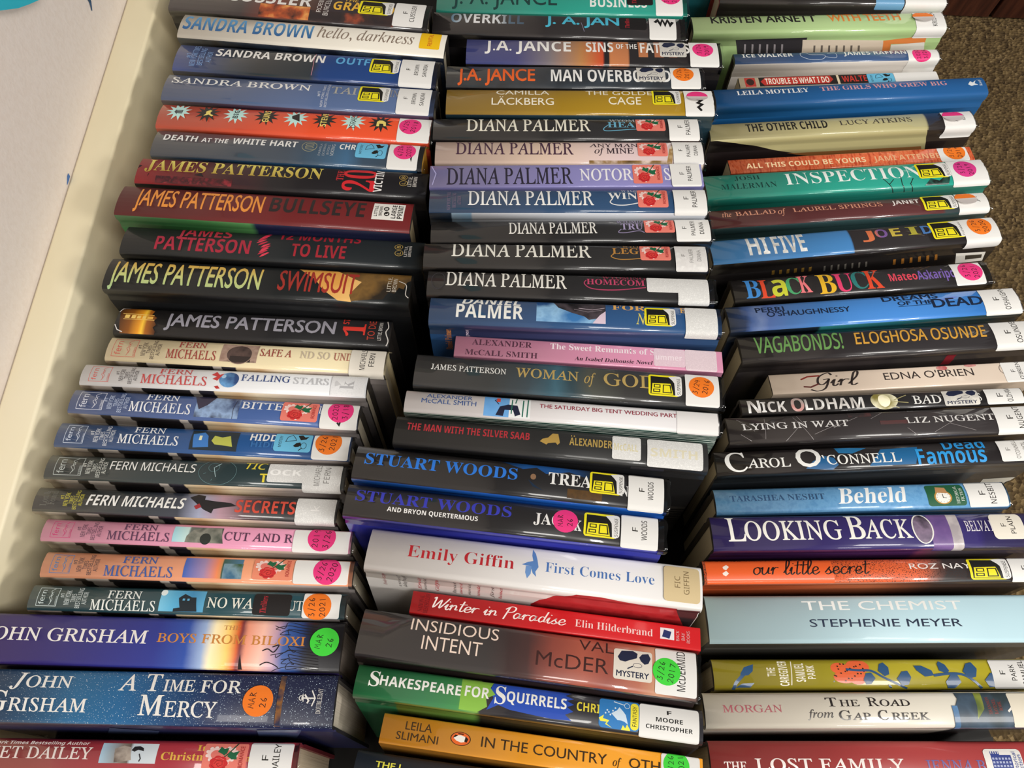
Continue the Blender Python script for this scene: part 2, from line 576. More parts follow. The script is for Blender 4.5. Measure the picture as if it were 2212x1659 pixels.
        R('#1c5a3a', 0, 1, 0, 1, 2.2)
        O('#b88a3a', .18, .64, .08, .72)
        O('#ecebe4', .22, .6, .13, .67)
        P('#b98a5a', (.24, .62), (.28, .9), (.52, .86), (.56, .58))
        for i in range(12):
            a = math.pi / 6 * i
            Ln('#2a2a24', .25, (.41 + .15 * math.cos(a), .4 + .2 * math.sin(a)), (.41 + .17 * math.cos(a), .4 + .23 * math.sin(a)))
        Ln('#22221e', .4, (.41, .56), (.41, .38), (.5, .36))
        Tx('#d0dcd2', 'HISTORICAL', 'RR', .74, .82, .1, .92)
        Tx('#d0dcd2', 'FICTION', 'RR', .87, .95, .2, .82)
    elif kind == 'cas':
        R('#e2dfda', 0, 1, 0, 1, 2.4)
        bl = '#2f3f88'
        R(bl, .18, .42, .1, .92)
        R(bl, .42, .72, .1, .8)
        for i in range(4):
            R('#e2dfda', .2 + i * .06, .225 + i * .06, .84, .92)
        for i in range(6):
            for j in range(5):
                R('#a8b0d0', .2 + i * .085, .255 + i * .085, .16 + j * .12, .23 + j * .12)
        Tx('#2f4a9a', 'Historical', 'SR', .76, .85, .12, .9)
        Tx('#2f4a9a', 'Fiction', 'SR', .88, .97, .2, .8)
    return A

# ------------------------------------------------------------------ the books (measured in millimetres)
BOOKS = [
 ('hardcover_book','dark smoky orange fire book at the far end of the left column','library books in the left column',(-341,532.6,0,-2.83,4),(235.2,32.8,140.1),'u|0:#453e40|.28:#372c2c|.4:#7a2f1d|.5:#5b3a2a|.62:#3a3032|1:#2e2b2d','#221f21','#2a2624','#d9cfb8',[
  ('b','n|#2b1f1e|#b8552b|#f0b060|55',82.5,128.3,0.0,0.45,0),('b','n|#2c2426|#3a2a28|#a04a30|60',128.6,205.2,0.0,0.35,0),
  ('t','CUSSLER','S','#e8e4e0',51.5,128.3,0.47,0.93),('r','ROBIN','SR','#cfc8c4',134.1,138.3,0.3,0.9),('r','BURCELL','SR','#cfc8c4',140.4,145.1,0.2,0.9),
  ('t','THE','B','#e8b43a',156.3,169.1,0.84,0.98),('t','GRAY','S','#e8b43a',148.4,181.5,0.44,0.8),('t','D','S','#d8a83a',196.6,203.8,0.38,0.78),
  ('s','sus',171.5,202.5,0.36,0.96),('L',204.2,231.6,0.03,0.97,['F','CUSSLER'],'#e4e3e0','#26221f',1.5),]),
 ('hardcover_book','white book with blue block lettering and a yellow rental sticker','library books in the left column',(-325.2,499.9,1.5,-2.57,4.57),(238,29.7,141.6),'#ebe5d8','n|#1d2230|#2c3848|#141824|40','#2a2624','#d9cfb8',[
  ('t','SANDRA BROWN','S','v|0:#23588f|1:#5a9fd0',3,118.9,0.29,0.88),('t','hello, darkness','RI','#8a7a6c',123.7,209.7,0.37,0.84),
  ('L',215.1,233.2,0.24,0.97,['RENTAL'],'#f0c012','#c8321e',1.5),]),
 ('hardcover_book','navy to black book with bold white and pale cyan lettering, suspense sticker','library books in the left column',(-321.1,462.5,2,-1.68,5.14),(229.7,32.3,141.7),'u|0:#3f5aa8|.1:#33508c|.22:#2c3a4c|.32:#22282d|.53:#202b33|.56:#1f3f7a|.8:#1e3f7a|1:#1b2c52|~.02','#1d2a4a','#2a2624','#d9cfb8',[
  ('r','#1','SR','#7a9ccc',9.2,13.3,0.42,0.58),('r','NEW YORK TIMES','SR','#7a9ccc',13.7,18.7,0.15,0.95),('r','BESTSELLING','SR','#7a9ccc',20.6,25.1,0.18,0.85),
  ('r','AUTHOR','SR','#7a9ccc',27.3,31.8,0.3,0.7),('t','SANDRA BROWN','S','#ece9e4',34.5,130.2,0.56,0.88),('t','OUTF','S','#58a8dc',140.1,169.9,0.57,0.86),
  ('l','#c88a9a',0.5,[(121,0.95),(120.9,0.7),(121.7,0.4),(121.6,0.1)]),('s','sus',170.8,196.3,0.33,0.92),
  ('L',197.4,226.1,-0.05,1,['F','BROWN','SANDRA'],'#e4e3e0','#26221f',1.5),]),
 ('hardcover_book','slate blue book with thin widely spaced white capitals, suspense sticker','library books in the left column',(-322.3,428.3,4.5,-1.15,5.71),(232.3,30.9,144.1),'#566a92','#4a3a50','#2a2624','#d9cfb8',[
  ('t','SANDRA BROWN','RR','#eceae6',5,124.8,0.6,0.85),('r','#1','SR','#c8ccd8',131.8,134.2,0.4,0.58),('r','NEW YORK TIMES','SR','#c8ccd8',135.8,137.8,0.05,0.9),
  ('r','BESTSELLING AUTHOR','SR','#c8ccd8',139.3,141.3,0.05,0.95),('t','TAI','RR','#a8a69e',142.9,164.8,0.55,0.85),('t','IN','RR','#8a8a90',193.1,200.6,0.55,0.85),
  ('s','sus',166.7,192.9,0.33,0.96),('L',200.3,228.4,-0.02,1,['F','BROWN','SANDRA'],'#e4e3e0','#26221f',1.5),]),
 ('hardcover_book','bright orange book printed with a row of mint and black starbursts','library books in the left column',(-319.7,398.5,5.5,-0.93,6.29),(229.3,27.7,145.3),'#e4512b','#c8452a','#2a2624','#d9cfb8',[
  ('k','#bfe6e0',16.1,0.66,10.9,0.4),('k','#2a2523',40.5,0.66,10.9,0.4),('k','#bfe6e0',64.5,0.66,10.9,0.4),('k','#2a2523',90.5,0.66,10.9,0.4),
  ('k','#bfe6e0',115.2,0.66,10.9,0.4),('k','#2a2523',139.5,0.66,10.9,0.4),('k','#bfe6e0',163.7,0.66,10.9,0.4),('k','#2a2523',186.7,0.66,10.9,0.4),
  ('b','#454a4c',13.8,19.4,0.56,0.72,0),('p','#454a4c',[(12.4,0.62),(13.5,0.74),(15.3,0.5)]),('l','#bfe6e0',0.3,[(14.9,0.6),(19.3,0.6)]),
  ('l','#bfe6e0',0.3,[(14.4,0.67),(18.7,0.67)]),
  ('p','#efd873',[(37.6,0.52),(39.4,0.6),(38.9,0.72),(41.9,0.8),(43.8,0.76),(42.6,0.7),(43.3,0.6),(46,0.56),(44.8,0.5),(41.9,0.58),(39.8,0.54)]),
  ('r','BIG','S','#2a3a3c',62.5,66.8,0.48,0.86),('r','GUNS','S','#efd873',87.7,93.2,0.4,0.94),('p','#2a2523',[(112.3,0.62),(119.2,0.5),(117,0.9),(111.6,0.74)]),
  ('r','STEVE','S','#efd873',136.6,141.7,0.36,1.0),('r','ISRAEL','SR','#2a3a3c',161.2,165.9,0.36,1.0),
  ('p','#efd873',[(183.5,0.5),(183.4,0.7),(185,0.78),(188.1,0.78),(190.8,0.7),(191.6,0.52),(189.6,0.52),(188.8,0.62),(185.7,0.62),(185.8,0.5)]),
  ('L',201.7,228.8,-0.02,1,[],'#e4e3e0','#26221f',1.5),('D','#e8357f',211.8,0.6,18.7,['4/25','2018']),]),
 ('hardcover_book','grey blue book with bold white capitals and a blue mystery sticker','library books in the left column',(-316.4,369.3,8,-0.93,6.86),(222.6,28.1,147.7),'u|0:#4a525e|.5:#3c4856|.62:#3f5468|.72:#3f6484|.78:#36485a|1:#33383f|~.02','#22405c','#d8a236','#d8a236',[
  ('t','DEATH','S','#ecebe8',7.4,35.3,0.55,0.8),('t','AT THE','S','#ecebe8',39,61,0.55,0.74),('t','WHITE','S','#ecebe8',64.5,91.9,0.56,0.82),
  ('t','HART','S','#ecebe8',95.8,118.4,0.56,0.82),('o','#9a9678',122.2,134.8,0.42,0.86,0.5),('r','(00)','SR','#9a9678',125.2,132.1,0.5,0.8),
  ('r','PAMELA','SR','#9aa0a8',136.9,138.8,0.3,0.8),('r','DORMAN','SR','#9aa0a8',140.3,142.2,0.3,0.8),('r','BOOKS','SR','#9aa0a8',143.7,145.6,0.35,0.75),
  ('r','VIKING','SR','#b8bcc0',146.8,149.5,0.3,0.78),('t','CHR','S','#ecebe8',153.2,166.7,0.59,0.83),('s','mys',167,192.2,0.3,0.97),
  ('L',193.9,218.6,-0.02,1,[],'#e4e3e0','#26221f',1.5),('z','#1c1a1a',1.6,[(200.7,0.6),(202.8,0.85),(206.9,0.4),(208,0.9),(213.3,0.3),(213.7,0.7)]),
  ('D','#e8357f',207,0.66,18.4,['6/26','2025']),]),
 ('hardcover_book','crimson to black book with raised gold serif lettering and a large red numeral','library books in the left column',(-320.6,339.3,11.5,-0.49,7.43),(233.1,27.6,151.2),'u|0:#b0202a|.1:#8e1b24|.28:#4a1a1f|.48:#1f1b1e|1:#141316|~.03','#141214','#2a2624','#1a1818',[
  ('p','#241216',[(9.6,0.2),(10.6,0.35),(9.5,0.3)]),('p','#241216',[(20.1,0.15),(22.1,0.22),(20.2,0.28)]),('p','#1c1014',[(46.6,0.35),(54.5,0.3),(51.9,0.45)]),
  ('p','#1c1014',[(0.3,0.5),(2.7,0.62),(0.3,0.64)]),('b','n|#6a1c24|#3a1418|#8e2630|150',16.4,78,0.02,0.26,0),
  ('t','JAMES PATTERSON','R','v|0:#a88a34|1:#e8d868',5.6,148.3,0.45,0.92),('r','THE','R','#c8222b',160.4,166,0.45,0.88),('r','20','R','#d0202a',167.3,191.9,0.1,0.97),
  ('r','VICTIM','S','#e6e4e2',191.1,197.8,0.1,1.0),('o','#b89a50',211.1,217.8,0.36,0.58,0.4),('o','#b89a50',210.2,216.9,0.6,0.82,0.4),
  ('r','L','B','#b89a50',213,215.9,0.43,0.51),('r','B','B','#b89a50',212.1,215.1,0.66,0.76),('r','LITTLE,','SR','#cfcac4',217.8,220.8,0.36,0.76),
  ('r','BROWN','SR','#cfcac4',221.9,224.9,0.36,0.76),]),
 ('hardcover_book','dark red large print book with orange and black lettering and a square white emblem','library books in the left column',(-328,307.8,14,-0.99,8),(231.7,30.7,153.2),'#6c2021','u|0:#3f7a48|.3:#3f8048|.46:#4f8a50|.48:#1b1f3e|1:#12152a','#2a2624','#b8a888',[
  ('t','JAMES PATTERSON','BM','#e8923c',14,114.5,0.3,0.88),('t','BULLSEYE','SN','#231a1b',120.1,194.9,0.36,0.88),('b','#e8e6e0',200.8,225.6,0.32,0.9,0),
  ('r','LITTLE,','S','#1c1a1a',202.2,204.7,0.42,0.82),('r','BROWN','S','#1c1a1a',205.9,208.4,0.45,0.78),('e','#1c1a1a',210,214.3,0.44,0.6),
  ('e','#1c1a1a',209.1,213.5,0.62,0.78),('r','L','S','#e8e6e0',211.1,213.2,0.48,0.56),('r','B','S','#e8e6e0',210.2,212.4,0.66,0.74),
  ('r','LARGE','S','#1c1a1a',215.7,219.3,0.38,0.86),('r','PRINT','S','#1c1a1a',220.4,224.4,0.38,0.86),]),
 ('hardcover_book','black book with magenta red condensed lettering around a scribbled red flame','library books in the left column',(-317.8,276.2,10.5,-0.34,8.25),(233.6,27,150.2),'#1b2023','#121315','#2a2624','#d9cfb8',[
  ('t','JAMES','S','#a82038',41,83,0.7,1.07),('t','PATTERSON','S','#a82038',26.2,99.9,0.16,0.64),('t','12 MONTHS','S','#a01c2c',119.4,183.7,0.77,1.13),
  ('t','TO LIVE','S','#a01c2c',131.9,173.9,0.17,0.62),('p','#c22a44',[(106.7,0.81),(109.8,0.85),(114.1,0.97),(112.6,0.98),(108.7,0.91)]),
  ('p','#d83a52',[(105.4,0.73),(108.4,0.77),(112.8,0.89),(111.3,0.9),(107.3,0.83)]),('p','#c22a44',[(104.1,0.65),(107.1,0.69),(111.5,0.81),(109.9,0.82),(106,0.75)]),
  ('p','#d83a52',[(103.9,0.56),(106.9,0.6),(111.3,0.72),(109.8,0.73),(105.8,0.66)]),('p','#c22a44',[(105.5,0.48),(108.5,0.52),(112.8,0.64),(111.3,0.65),(107.4,0.58)]),
  ('p','#d83a52',[(107.8,0.4),(110.8,0.44),(115.1,0.56),(113.6,0.57),(109.7,0.5)]),('p','#c22a44',[(108.3,0.32),(111.3,0.36),(115.6,0.48),(114.1,0.49),(110.2,0.42)]),
  ('p','#d83a52',[(107.3,0.24),(110.3,0.28),(114.6,0.4),(113.1,0.41),(109.2,0.34)]),('p','#c22a44',[(106.7,0.16),(109.7,0.2),(114,0.32),(112.5,0.33),(108.6,0.26)]),
  ('p','#d83a52',[(108.3,0.08),(111.3,0.12),(115.6,0.24),(114.1,0.25),(110.2,0.18)]),('o','#b89a50',211.5,218,0.36,0.58,0.4),('o','#b89a50',210.6,217.1,0.6,0.82,0.4),
  ('r','L','B','#b89a50',213.3,216.2,0.43,0.51),('r','B','B','#b89a50',212.4,215.3,0.66,0.76),('r','LITTLE,','SR','#cfcac4',218.7,220.9,0.36,0.76),
  ('r','BROWN','SR','#cfcac4',221.9,224.1,0.36,0.76),]),
 ('hardcover_book','black book with green gold lettering and a golden burst near its tail','library books in the left column',(-323.9,245.3,10,-0.44,8.5),(232.5,29.7,149.3),'#16191a','#17181a','#2a2624','#2a2622',[
  
  ('p','n|#241c12|#7a5a2a|#3a2a16|30',[(174,1),(231.8,1),(232.1,0.75),(229.4,0.7),(227.6,0.45),(223.9,0.5),(221.2,0.3),(216.8,0.34),(212.9,0.12),(203.9,0.1),(189.3,0.02),(186.8,0.3)]),
  ('p','n|#e0a048|#f0cb86|#a86a28|9',[(144.6,1),(174,1),(189.8,0.7),(195.1,0.62),(187.4,0.2),(189.4,0.0),(179.2,0.02),(167.2,0.3),(159.7,0.62)]),
  ('t','JAMES PATTERSON','BM','v|0:#9fbf88|.5:#c6cd80|1:#dcae4a',4.2,118.7,0.2,0.87),('t','SWIMSUIT','BM','#a02a20',132.4,192.3,0.23,0.88),
  ('l','#d8d4cc',0.6,[(223,0.72),(229.1,0.6),(229.6,0.3),(232.1,0.2)]),('p','#c8c4bc',[(0.3,0.98),(0.4,1.0),(0.3,0.8),(0.3,0.55),(0.3,0.7)]),
  ('r','LITTLE,','SR','#d0c8b8',215,217.8,0.36,0.86),('r','BROWN','SR','#d0c8b8',219,222.2,0.36,0.8),]),
 ('hardcover_book','short black book with grey lettering and a glowing orange bridge on its left end','library books in the left column',(-315,214.8,-4,0.02,8.75),(209.7,24.7,135.8),'#1c1b1d','#131214','#2a2624','#2c2826',[
  
  ('p','u|0:#3a2210|.35:#8a5014|.58:#e89a24|.66:#ffcb3c|.75:#a8621a|1:#3a1c08',[(5.1,0),(0.3,1),(21.1,1),(26.9,0.9),(25.9,0.75),(30.7,0.62),(29.1,0.5),(31.6,0.35),(29.5,0.25),(32,0.1),(31.3,0)]),
  ('b','#f6cf70',5.9,9.5,0.56,0.7,0),('b','#f6cf70',11,14.2,0.56,0.7,0),('b','#f6cf70',15.3,18.2,0.56,0.68,0),('b','#f6cf70',19.6,22.1,0.56,0.68,0),
  ('b','#f0b850',23.3,27.6,0.56,0.66,0),('l','#f8d070',0.5,[(3.6,0.74),(27.9,0.72)]),('l','#f8d070',0.5,[(5.3,0.52),(29.3,0.52)]),
  ('t','JAMES PATTERSON','BB','#96949f',38.1,167.7,0.35,0.83),('r','1','R','#d2352a',174.6,190.9,0.3,0.8),('r','ST','S','#d2352a',172.9,177.6,0.76,1.0),
  ('l','#c8c4c0',0.8,[(206.4,0.98),(208.1,0.7),(206.6,0.5),(209.1,0.2),(207.9,0.02)]),('l','#d8d4d0',0.7,[(0.3,0.3),(2.8,0.12),(6.9,0.05)]),
  ('l','#d8d4d0',0.7,[(0.3,0.8),(1.9,0.96),(6.8,0.99)]),('r','TO DIE','B','#b03c2c',192.9,198.3,0.2,0.95),('r','LITTLE, BROWN','SR','#c8c4c0',200.8,203.6,0.2,0.9),]),
 ('hardcover_book','cream yellow book with dark red lettering, farthest of the matching author series','library books in the left column',(-315,192.4,-2.5,-0.05,9),(209.7,21.5,137.8),'#ebdcb4','u|0:#a0907a|.03:#6a5a4c|.05:#c4bab0|.11:#b8b0a6|.112:#2a2624|.15:#2a2624|.152:#c8c2bc|.215:#c4bcb4|.217:#1f1c1e|.38:#242022|.382:#bcb4ac|.415:#b8b0a8|.417:#26242c|.47:#2a2834|.472:#d8c4a0|.56:#c8a880|.62:#e0d0b4|.75:#b8a698|.85:#a89c98|1:#7a7472|~.012','#e0d0a8','#d9cfb8',[
  ('q','#c2564a',4.2,22.1,0.14,0.9,0.35),('r','fern','SR','#c2564a',6.4,10.7,0.22,0.8),
  ('l','#c2564a',0.35,[(15.4,0.2),(16.5,0.35),(14.8,0.5),(17.1,0.6),(15.2,0.75),(18.1,0.86)]),('l','#c2564a',0.3,[(15.9,0.25),(17.4,0.42),(15.5,0.6),(17.6,0.72)]),
  ('r','THE SISTERHOOD','SR','#c2564a',20.3,21.9,0.18,0.55),('r','#1','S','#4a3b35',22.8,25.4,0.5,0.66),('r','NEW YORK','SR','#4a3b35',26.2,29.5,0.22,0.8),
  ('r','TIMES','SR','#4a3b35',30.3,33,0.32,0.66),('r','BESTSELLING','SR','#4a3b35',33.6,36.3,0.1,0.92),('r','AUTHOR','SR','#4a3b35',37.3,40.2,0.25,0.75),
  ('t','FERN','RR','#9a3a32',52.8,73.6,0.66,0.92),('t','MICHAELS','RR','#9a3a32',45.2,82.6,0.19,0.55),('b','n|#7a5a4c|#b09484|#3a2824|60',85.9,113.5,0.16,0.92,0),
  ('e','n|#2a1e1c|#5a4640|#1c1414|60',90.7,109.2,0.1,0.86),('b','#2e2422',93.2,108.8,0.16,0.4,0),('o','#a08878',90,109.9,0.08,0.9,0.5),
  ('t','SAFE A','RR','#9c4238',115.2,138.9,0.46,0.78),('t','ND SO','RR','#cabba6',145.3,167.6,0.45,0.76),('t','UND','RR','#b06a5c',170.4,184.3,0.44,0.76),
  ('L',182.9,209,-0.3,1,['MICHAELS','FERN'],'#e8e2d6','#26221f',1.5),]),
 ('hardcover_book','white book with pinkish red lettering and a blue christmas bauble with a red bow','library books in the left column',(-327.5,171.4,-0.5,0.42,9.12),(210.9,18.5,140.3),'#e6e7e9','u|0:#a0907a|.03:#6a5a4c|.05:#c4bab0|.11:#b8b0a6|.112:#2a2624|.15:#2a2624|.152:#c8c2bc|.215:#c4bcb4|.217:#1f1c1e|.38:#242022|.382:#bcb4ac|.415:#b8b0a8|.417:#26242c|.47:#2a2834|.472:#d8c4a0|.56:#c8a880|.62:#e0d0b4|.75:#b8a698|.85:#a89c98|1:#7a7472|~.012','#2a2624','#d9cfb8',[
  ('q','#c86058',6.2,21.1,0.14,0.9,0.35),('r','fern','SR','#c86058',8.1,11.6,0.22,0.8),
  ('l','#c86058',0.35,[(15.6,0.2),(16.4,0.35),(15,0.5),(16.9,0.6),(15.2,0.75),(17.6,0.86)]),('l','#c86058',0.3,[(16,0.25),(17.2,0.42),(15.5,0.6),(17.2,0.72)]),
  ('r','THE SISTERHOOD','SR','#c86058',19.6,20.9,0.18,0.55),('r','#1','S','#4a4244',25.2,27.7,0.5,0.66),('r','NEW YORK','SR','#4a4244',28.4,31.6,0.22,0.8),
  ('r','TIMES','SR','#4a4244',32.3,35,0.32,0.66),('r','BESTSELLING','SR','#4a4244',35.5,38.2,0.1,0.92),('r','AUTHOR','SR','#4a4244',39.1,41.9,0.25,0.75),
  ('t','FERN','RR','#c44848',56.8,81,0.66,0.92),('t','MICHAELS','RR','#c44848',44.6,93.3,0.17,0.58),('e','n|#3a72b0|#6aa4d8|#2a4a80|50',102.3,116.7,0.14,0.88),
  ('e','#a8cce8',103.4,106.8,0.55,0.75),('p','#c83a38',[(95.9,0.7),(98.9,0.88),(101.7,0.72),(104.8,0.8),(102.9,0.6),(101,0.42),(97.2,0.5),(100.1,0.62)]),
  ('p','#b8302e',[(99.4,0.16),(102,0.2),(103.9,0.08),(101.3,0.06)]),('t','FALLING','RR','#2f4a86',118.2,154.2,0.48,0.8),('t','STARS','RR','#c6c8cc',157.1,183.1,0.44,0.76),
  ('b','n|#e4e5e7|#eaebec|#e0e1e3|700',184.8,209.7,-0.0,1,0),('r','k','R','#b9b9bc',191.3,201.5,0.3,0.7),('p','#cfcfd1',[(187.8,0.4),(192.3,0.5),(188.3,0.7),(187.2,0.6)]),]),
 ('hardcover_book','steel blue book with an icy tree picture, romance sticker and a pink dated dot','library books in the left column',(-330.7,149.8,-1,-0.3,9.25),(210.9,20.3,139.5),'#45619b','u|0:#a0907a|.03:#6a5a4c|.05:#c4bab0|.11:#b8b0a6|.112:#2a2624|.15:#2a2624|.152:#c8c2bc|.215:#c4bcb4|.217:#1f1c1e|.38:#242022|.382:#bcb4ac|.415:#b8b0a8|.417:#26242c|.47:#2a2834|.472:#d8c4a0|.56:#c8a880|.62:#e0d0b4|.75:#b8a698|.85:#a89c98|1:#7a7472|~.012','#2a2624','#d9cfb8',[
  ('q','#d4d9e6',5.5,24.6,0.14,0.9,0.35),('r','fern','SR','#d4d9e6',7.8,12.4,0.22,0.8),
  ('l','#d4d9e6',0.35,[(17.3,0.2),(18.5,0.35),(16.7,0.5),(19.3,0.6),(17.3,0.75),(20.4,0.86)]),('l','#d4d9e6',0.3,[(17.9,0.25),(19.6,0.42),(17.5,0.6),(19.8,0.72)]),
  ('r','THE SISTERHOOD','SR','#d4d9e6',22.6,24.3,0.18,0.55),('r','#1','S','#b8c6e0',24.2,27,0.5,0.66),('r','NEW YORK','SR','#b8c6e0',27.8,31.3,0.22,0.8),
  ('r','TIMES','SR','#b8c6e0',32.2,35.1,0.32,0.66),('r','BESTSELLING','SR','#b8c6e0',35.7,38.7,0.1,0.92),('r','AUTHOR','SR','#b8c6e0',39.7,42.8,0.25,0.75),
  ('t','FERN','RR','#e6e8ec',54.4,78.3,0.7,0.98),('t','MICHAELS','RR','#e6e8ec',44,88.8,0.18,0.58),('b','n|#3c4c72|#93aed4|#26283c|60',92,123.9,0.1,0.98,0),
  ('p','#3a3448',[(89.5,0.98),(105.3,0.98),(100.5,0.6),(94.8,0.4)]),('l','#26222e',0.4,[(120,0.1),(119.7,0.5),(121.1,0.9)]),
  ('t','BITTE','RR','#e6e8ec',124.8,155.4,0.55,0.86),('t','L','RR','#e6e8ec',181.6,185,0.52,0.84),('s','rom',154.7,181.4,0.15,0.96),
  ('L',183.6,210.6,-0.06,1,[],'#e4e3e0','#26221f',1.5),('D','#e8357f',197.6,0.66,18.7,['2020','3/18']),('z','#1c1a1a',1.2,[(196.3,0.18),(197.9,0.1),(198.5,0.2)]),]),
 ('hardcover_book','deep blue book with a mystery sticker and an orange dated dot','library books in the left column',(-336,125,-4.5,0.27,9.38),(213.2,20.3,136),'#1f4f89','u|0:#a0907a|.03:#6a5a4c|.05:#c4bab0|.11:#b8b0a6|.112:#2a2624|.15:#2a2624|.152:#c8c2bc|.215:#c4bcb4|.217:#1f1c1e|.38:#242022|.382:#bcb4ac|.415:#b8b0a8|.417:#26242c|.47:#2a2834|.472:#d8c4a0|.56:#c8a880|.62:#e0d0b4|.75:#b8a698|.85:#a89c98|1:#7a7472|~.012','#2a2624','#d9cfb8',[
  ('q','#c8d4e6',6.2,20.4,0.14,0.9,0.35),('r','fern','SR','#c8d4e6',8,11.4,0.22,0.8),
  ('l','#c8d4e6',0.35,[(15.6,0.2),(16.2,0.35),(14.6,0.5),(16.3,0.6),(14.6,0.75),(16.6,0.86)]),('l','#c8d4e6',0.3,[(15.9,0.25),(16.9,0.42),(15,0.6),(16.5,0.72)]),
  ('r','THE SISTERHOOD','SR','#c8d4e6',19.2,20.5,0.18,0.55),('r','#1','S','#d0d6de',24.1,26.7,0.5,0.66),('r','NEW YORK','SR','#d0d6de',27.5,30.9,0.22,0.8),
  ('r','TIMES','SR','#d0d6de',31.7,34.5,0.32,0.66),('r','BESTSELLING','SR','#d0d6de',35.1,37.9,0.1,0.92),('r','AUTHOR','SR','#d0d6de',38.8,41.8,0.25,0.75),
  ('t','FERN','RR','#e6e8ea',55,77.3,0.7,0.95),('t','MICHAELS','RR','#e6e8ea',45,88.7,0.24,0.6),('b','#1e2c36',97.3,131.5,0.12,0.92,0),
  ('p','#3a78c0',[(100,0.2),(98.4,0.75),(106.3,0.85),(109.4,0.7),(111.1,0.25)]),('b','#e8e8c0',103.2,105.2,0.5,0.7,0),
  ('p','#b8bc52',[(112.5,0.5),(114,0.72),(119.7,0.66),(125.4,0.74),(128.2,0.3),(120,0.34),(115.2,0.36)]),('t','HIDD','S','#e8e8e6',139.8,159.3,0.6,0.9),
  ('t','HIDD','S','#2c68a6',141.2,160.6,0.34,0.56),('s','mys',157.6,184.4,0.22,1.0),('L',185.5,211.8,-0.02,1,[],'#e4e3e0','#26221f',1.5),
  ('D','#f07a1e',196.6,0.66,19.1,['3/26','2021']),]),
 ('hardcover_book','dark green book with a faint clock face and yellow letters under a torn label','library books in the left column',(-336.6,101.5,-4.2,0.93,9.5),(212.1,19.4,136.4),'#233437','u|0:#a0907a|.03:#6a5a4c|.05:#c4bab0|.11:#b8b0a6|.112:#2a2624|.15:#2a2624|.152:#c8c2bc|.215:#c4bcb4|.217:#1f1c1e|.38:#242022|.382:#bcb4ac|.415:#b8b0a8|.417:#26242c|.47:#2a2834|.472:#d8c4a0|.56:#c8a880|.62:#e0d0b4|.75:#b8a698|.85:#a89c98|1:#7a7472|~.012','#2a2624','#d9cfb8',[
  ('q','#b4bcb8',6.3,25.9,0.14,0.9,0.35),('r','fern','SR','#b4bcb8',8.7,13.4,0.22,0.8),
  ('l','#b4bcb8',0.35,[(18.2,0.2),(19.5,0.35),(17.8,0.5),(20.4,0.6),(18.5,0.75),(21.7,0.86)]),('l','#b4bcb8',0.3,[(18.8,0.25),(20.6,0.42),(18.7,0.6),(21,0.72)]),
  ('r','THE SISTERHOOD','SR','#b4bcb8',23.7,25.5,0.18,0.55),('r','#1','S','#c8ccc4',25.5,28.1,0.5,0.66),('r','NEW YORK','SR','#c8ccc4',28.9,32.2,0.22,0.8),
  ('r','TIMES','SR','#c8ccc4',33.1,35.9,0.32,0.66),('r','BESTSELLING','SR','#c8ccc4',36.5,39.3,0.1,0.92),('r','AUTHOR','SR','#c8ccc4',40.2,43.2,0.25,0.75),
  ('t','FERN MICHAELS','SR','#e6e6e2',45.5,106.1,0.44,0.8),('o','#58787c',108.6,135.6,-0.02,1.05,0.35),('o','#58787c',114.9,122.9,0.5,0.9,0.35),
  ('l','#a8c4c8',0.5,[(119.6,0.7),(123.4,0.88)]),('l','#a8c4c8',0.4,[(118.9,0.7),(121.4,0.3)]),('l','#58787c',0.4,[(112.4,0.4),(114.1,0.45)]),
  ('l','#58787c',0.4,[(118.5,0.15),(119.2,0.22)]),('t','TIC','SI','#e2cf3c',140.9,156.4,0.68,0.97),('t','T','S','#e2cf3c',152.5,158.4,0.16,0.5),
  ('N',157.7,184.4,0.18,0.97,'OCK','n|#e4e4e2|#d2d2d0|#e6e6e4|800','#f4f4f2'),('L',183,210,-0.3,1,['MICHAELS','FERN'],'n|#e4e4e2|#d2d2d0|#e6e6e4|800','#8a8886',1.5),]),
 ('hardcover_book','charcoal book with heavy white italics, coral letters and a dark silhouette','library books in the left column',(-340.8,79.1,-8,0.86,9.62),(212.9,18.7,132.7),'u|0:#2b2d2f|.3:#29343a|.48:#343a48|.55:#9a9fb8|.62:#b08c98|.7:#5a4448|.78:#2a2628|1:#222425','u|0:#a0907a|.03:#6a5a4c|.05:#c4bab0|.11:#b8b0a6|.112:#2a2624|.15:#2a2624|.152:#c8c2bc|.215:#c4bcb4|.217:#1f1c1e|.38:#242022|.382:#bcb4ac|.415:#b8b0a8|.417:#26242c|.47:#2a2834|.472:#d8c4a0|.56:#c8a880|.62:#e0d0b4|.75:#b8a698|.85:#a89c98|1:#7a7472|~.012','#2a2624','#d9cfb8',[
  ('r','#1','S','#c2ba40',17.7,20.2,0.5,0.66),('r','NEW YORK','SR','#c2ba40',21,24.1,0.22,0.8),('r','TIMES','SR','#c2ba40',24.9,27.5,0.32,0.66),
  ('r','BESTSELLING','SR','#c2ba40',28,30.6,0.1,0.92),('r','AUTHOR','SR','#c2ba40',31.5,34.3,0.25,0.75),('r','Lost &','RR','#66665f',4.9,9.5,0.2,0.85),
  ('r','Found','RR','#66665f',10.3,14.9,0.25,0.85),('t','FERN MICHAELS','SBI','#ebeae6',37.1,106.7,0.3,0.75),
  ('p','#1c1a1e',[(108.6,0.8),(113.8,0.95),(119.3,0.9),(119.5,0.72),(128.3,0.66),(138.3,0.62),(142.8,0.5),(135.8,0.44),(127.1,0.34),(126,0.16),(120.2,0.3),(115.3,0.5)]),
  ('p','#a02a30',[(114.9,0.3),(118.4,0.4),(116.4,0.55),(113.1,0.42)]),('t','SECRETS','SN','#d04c3a',142,184.1,0.25,0.78),
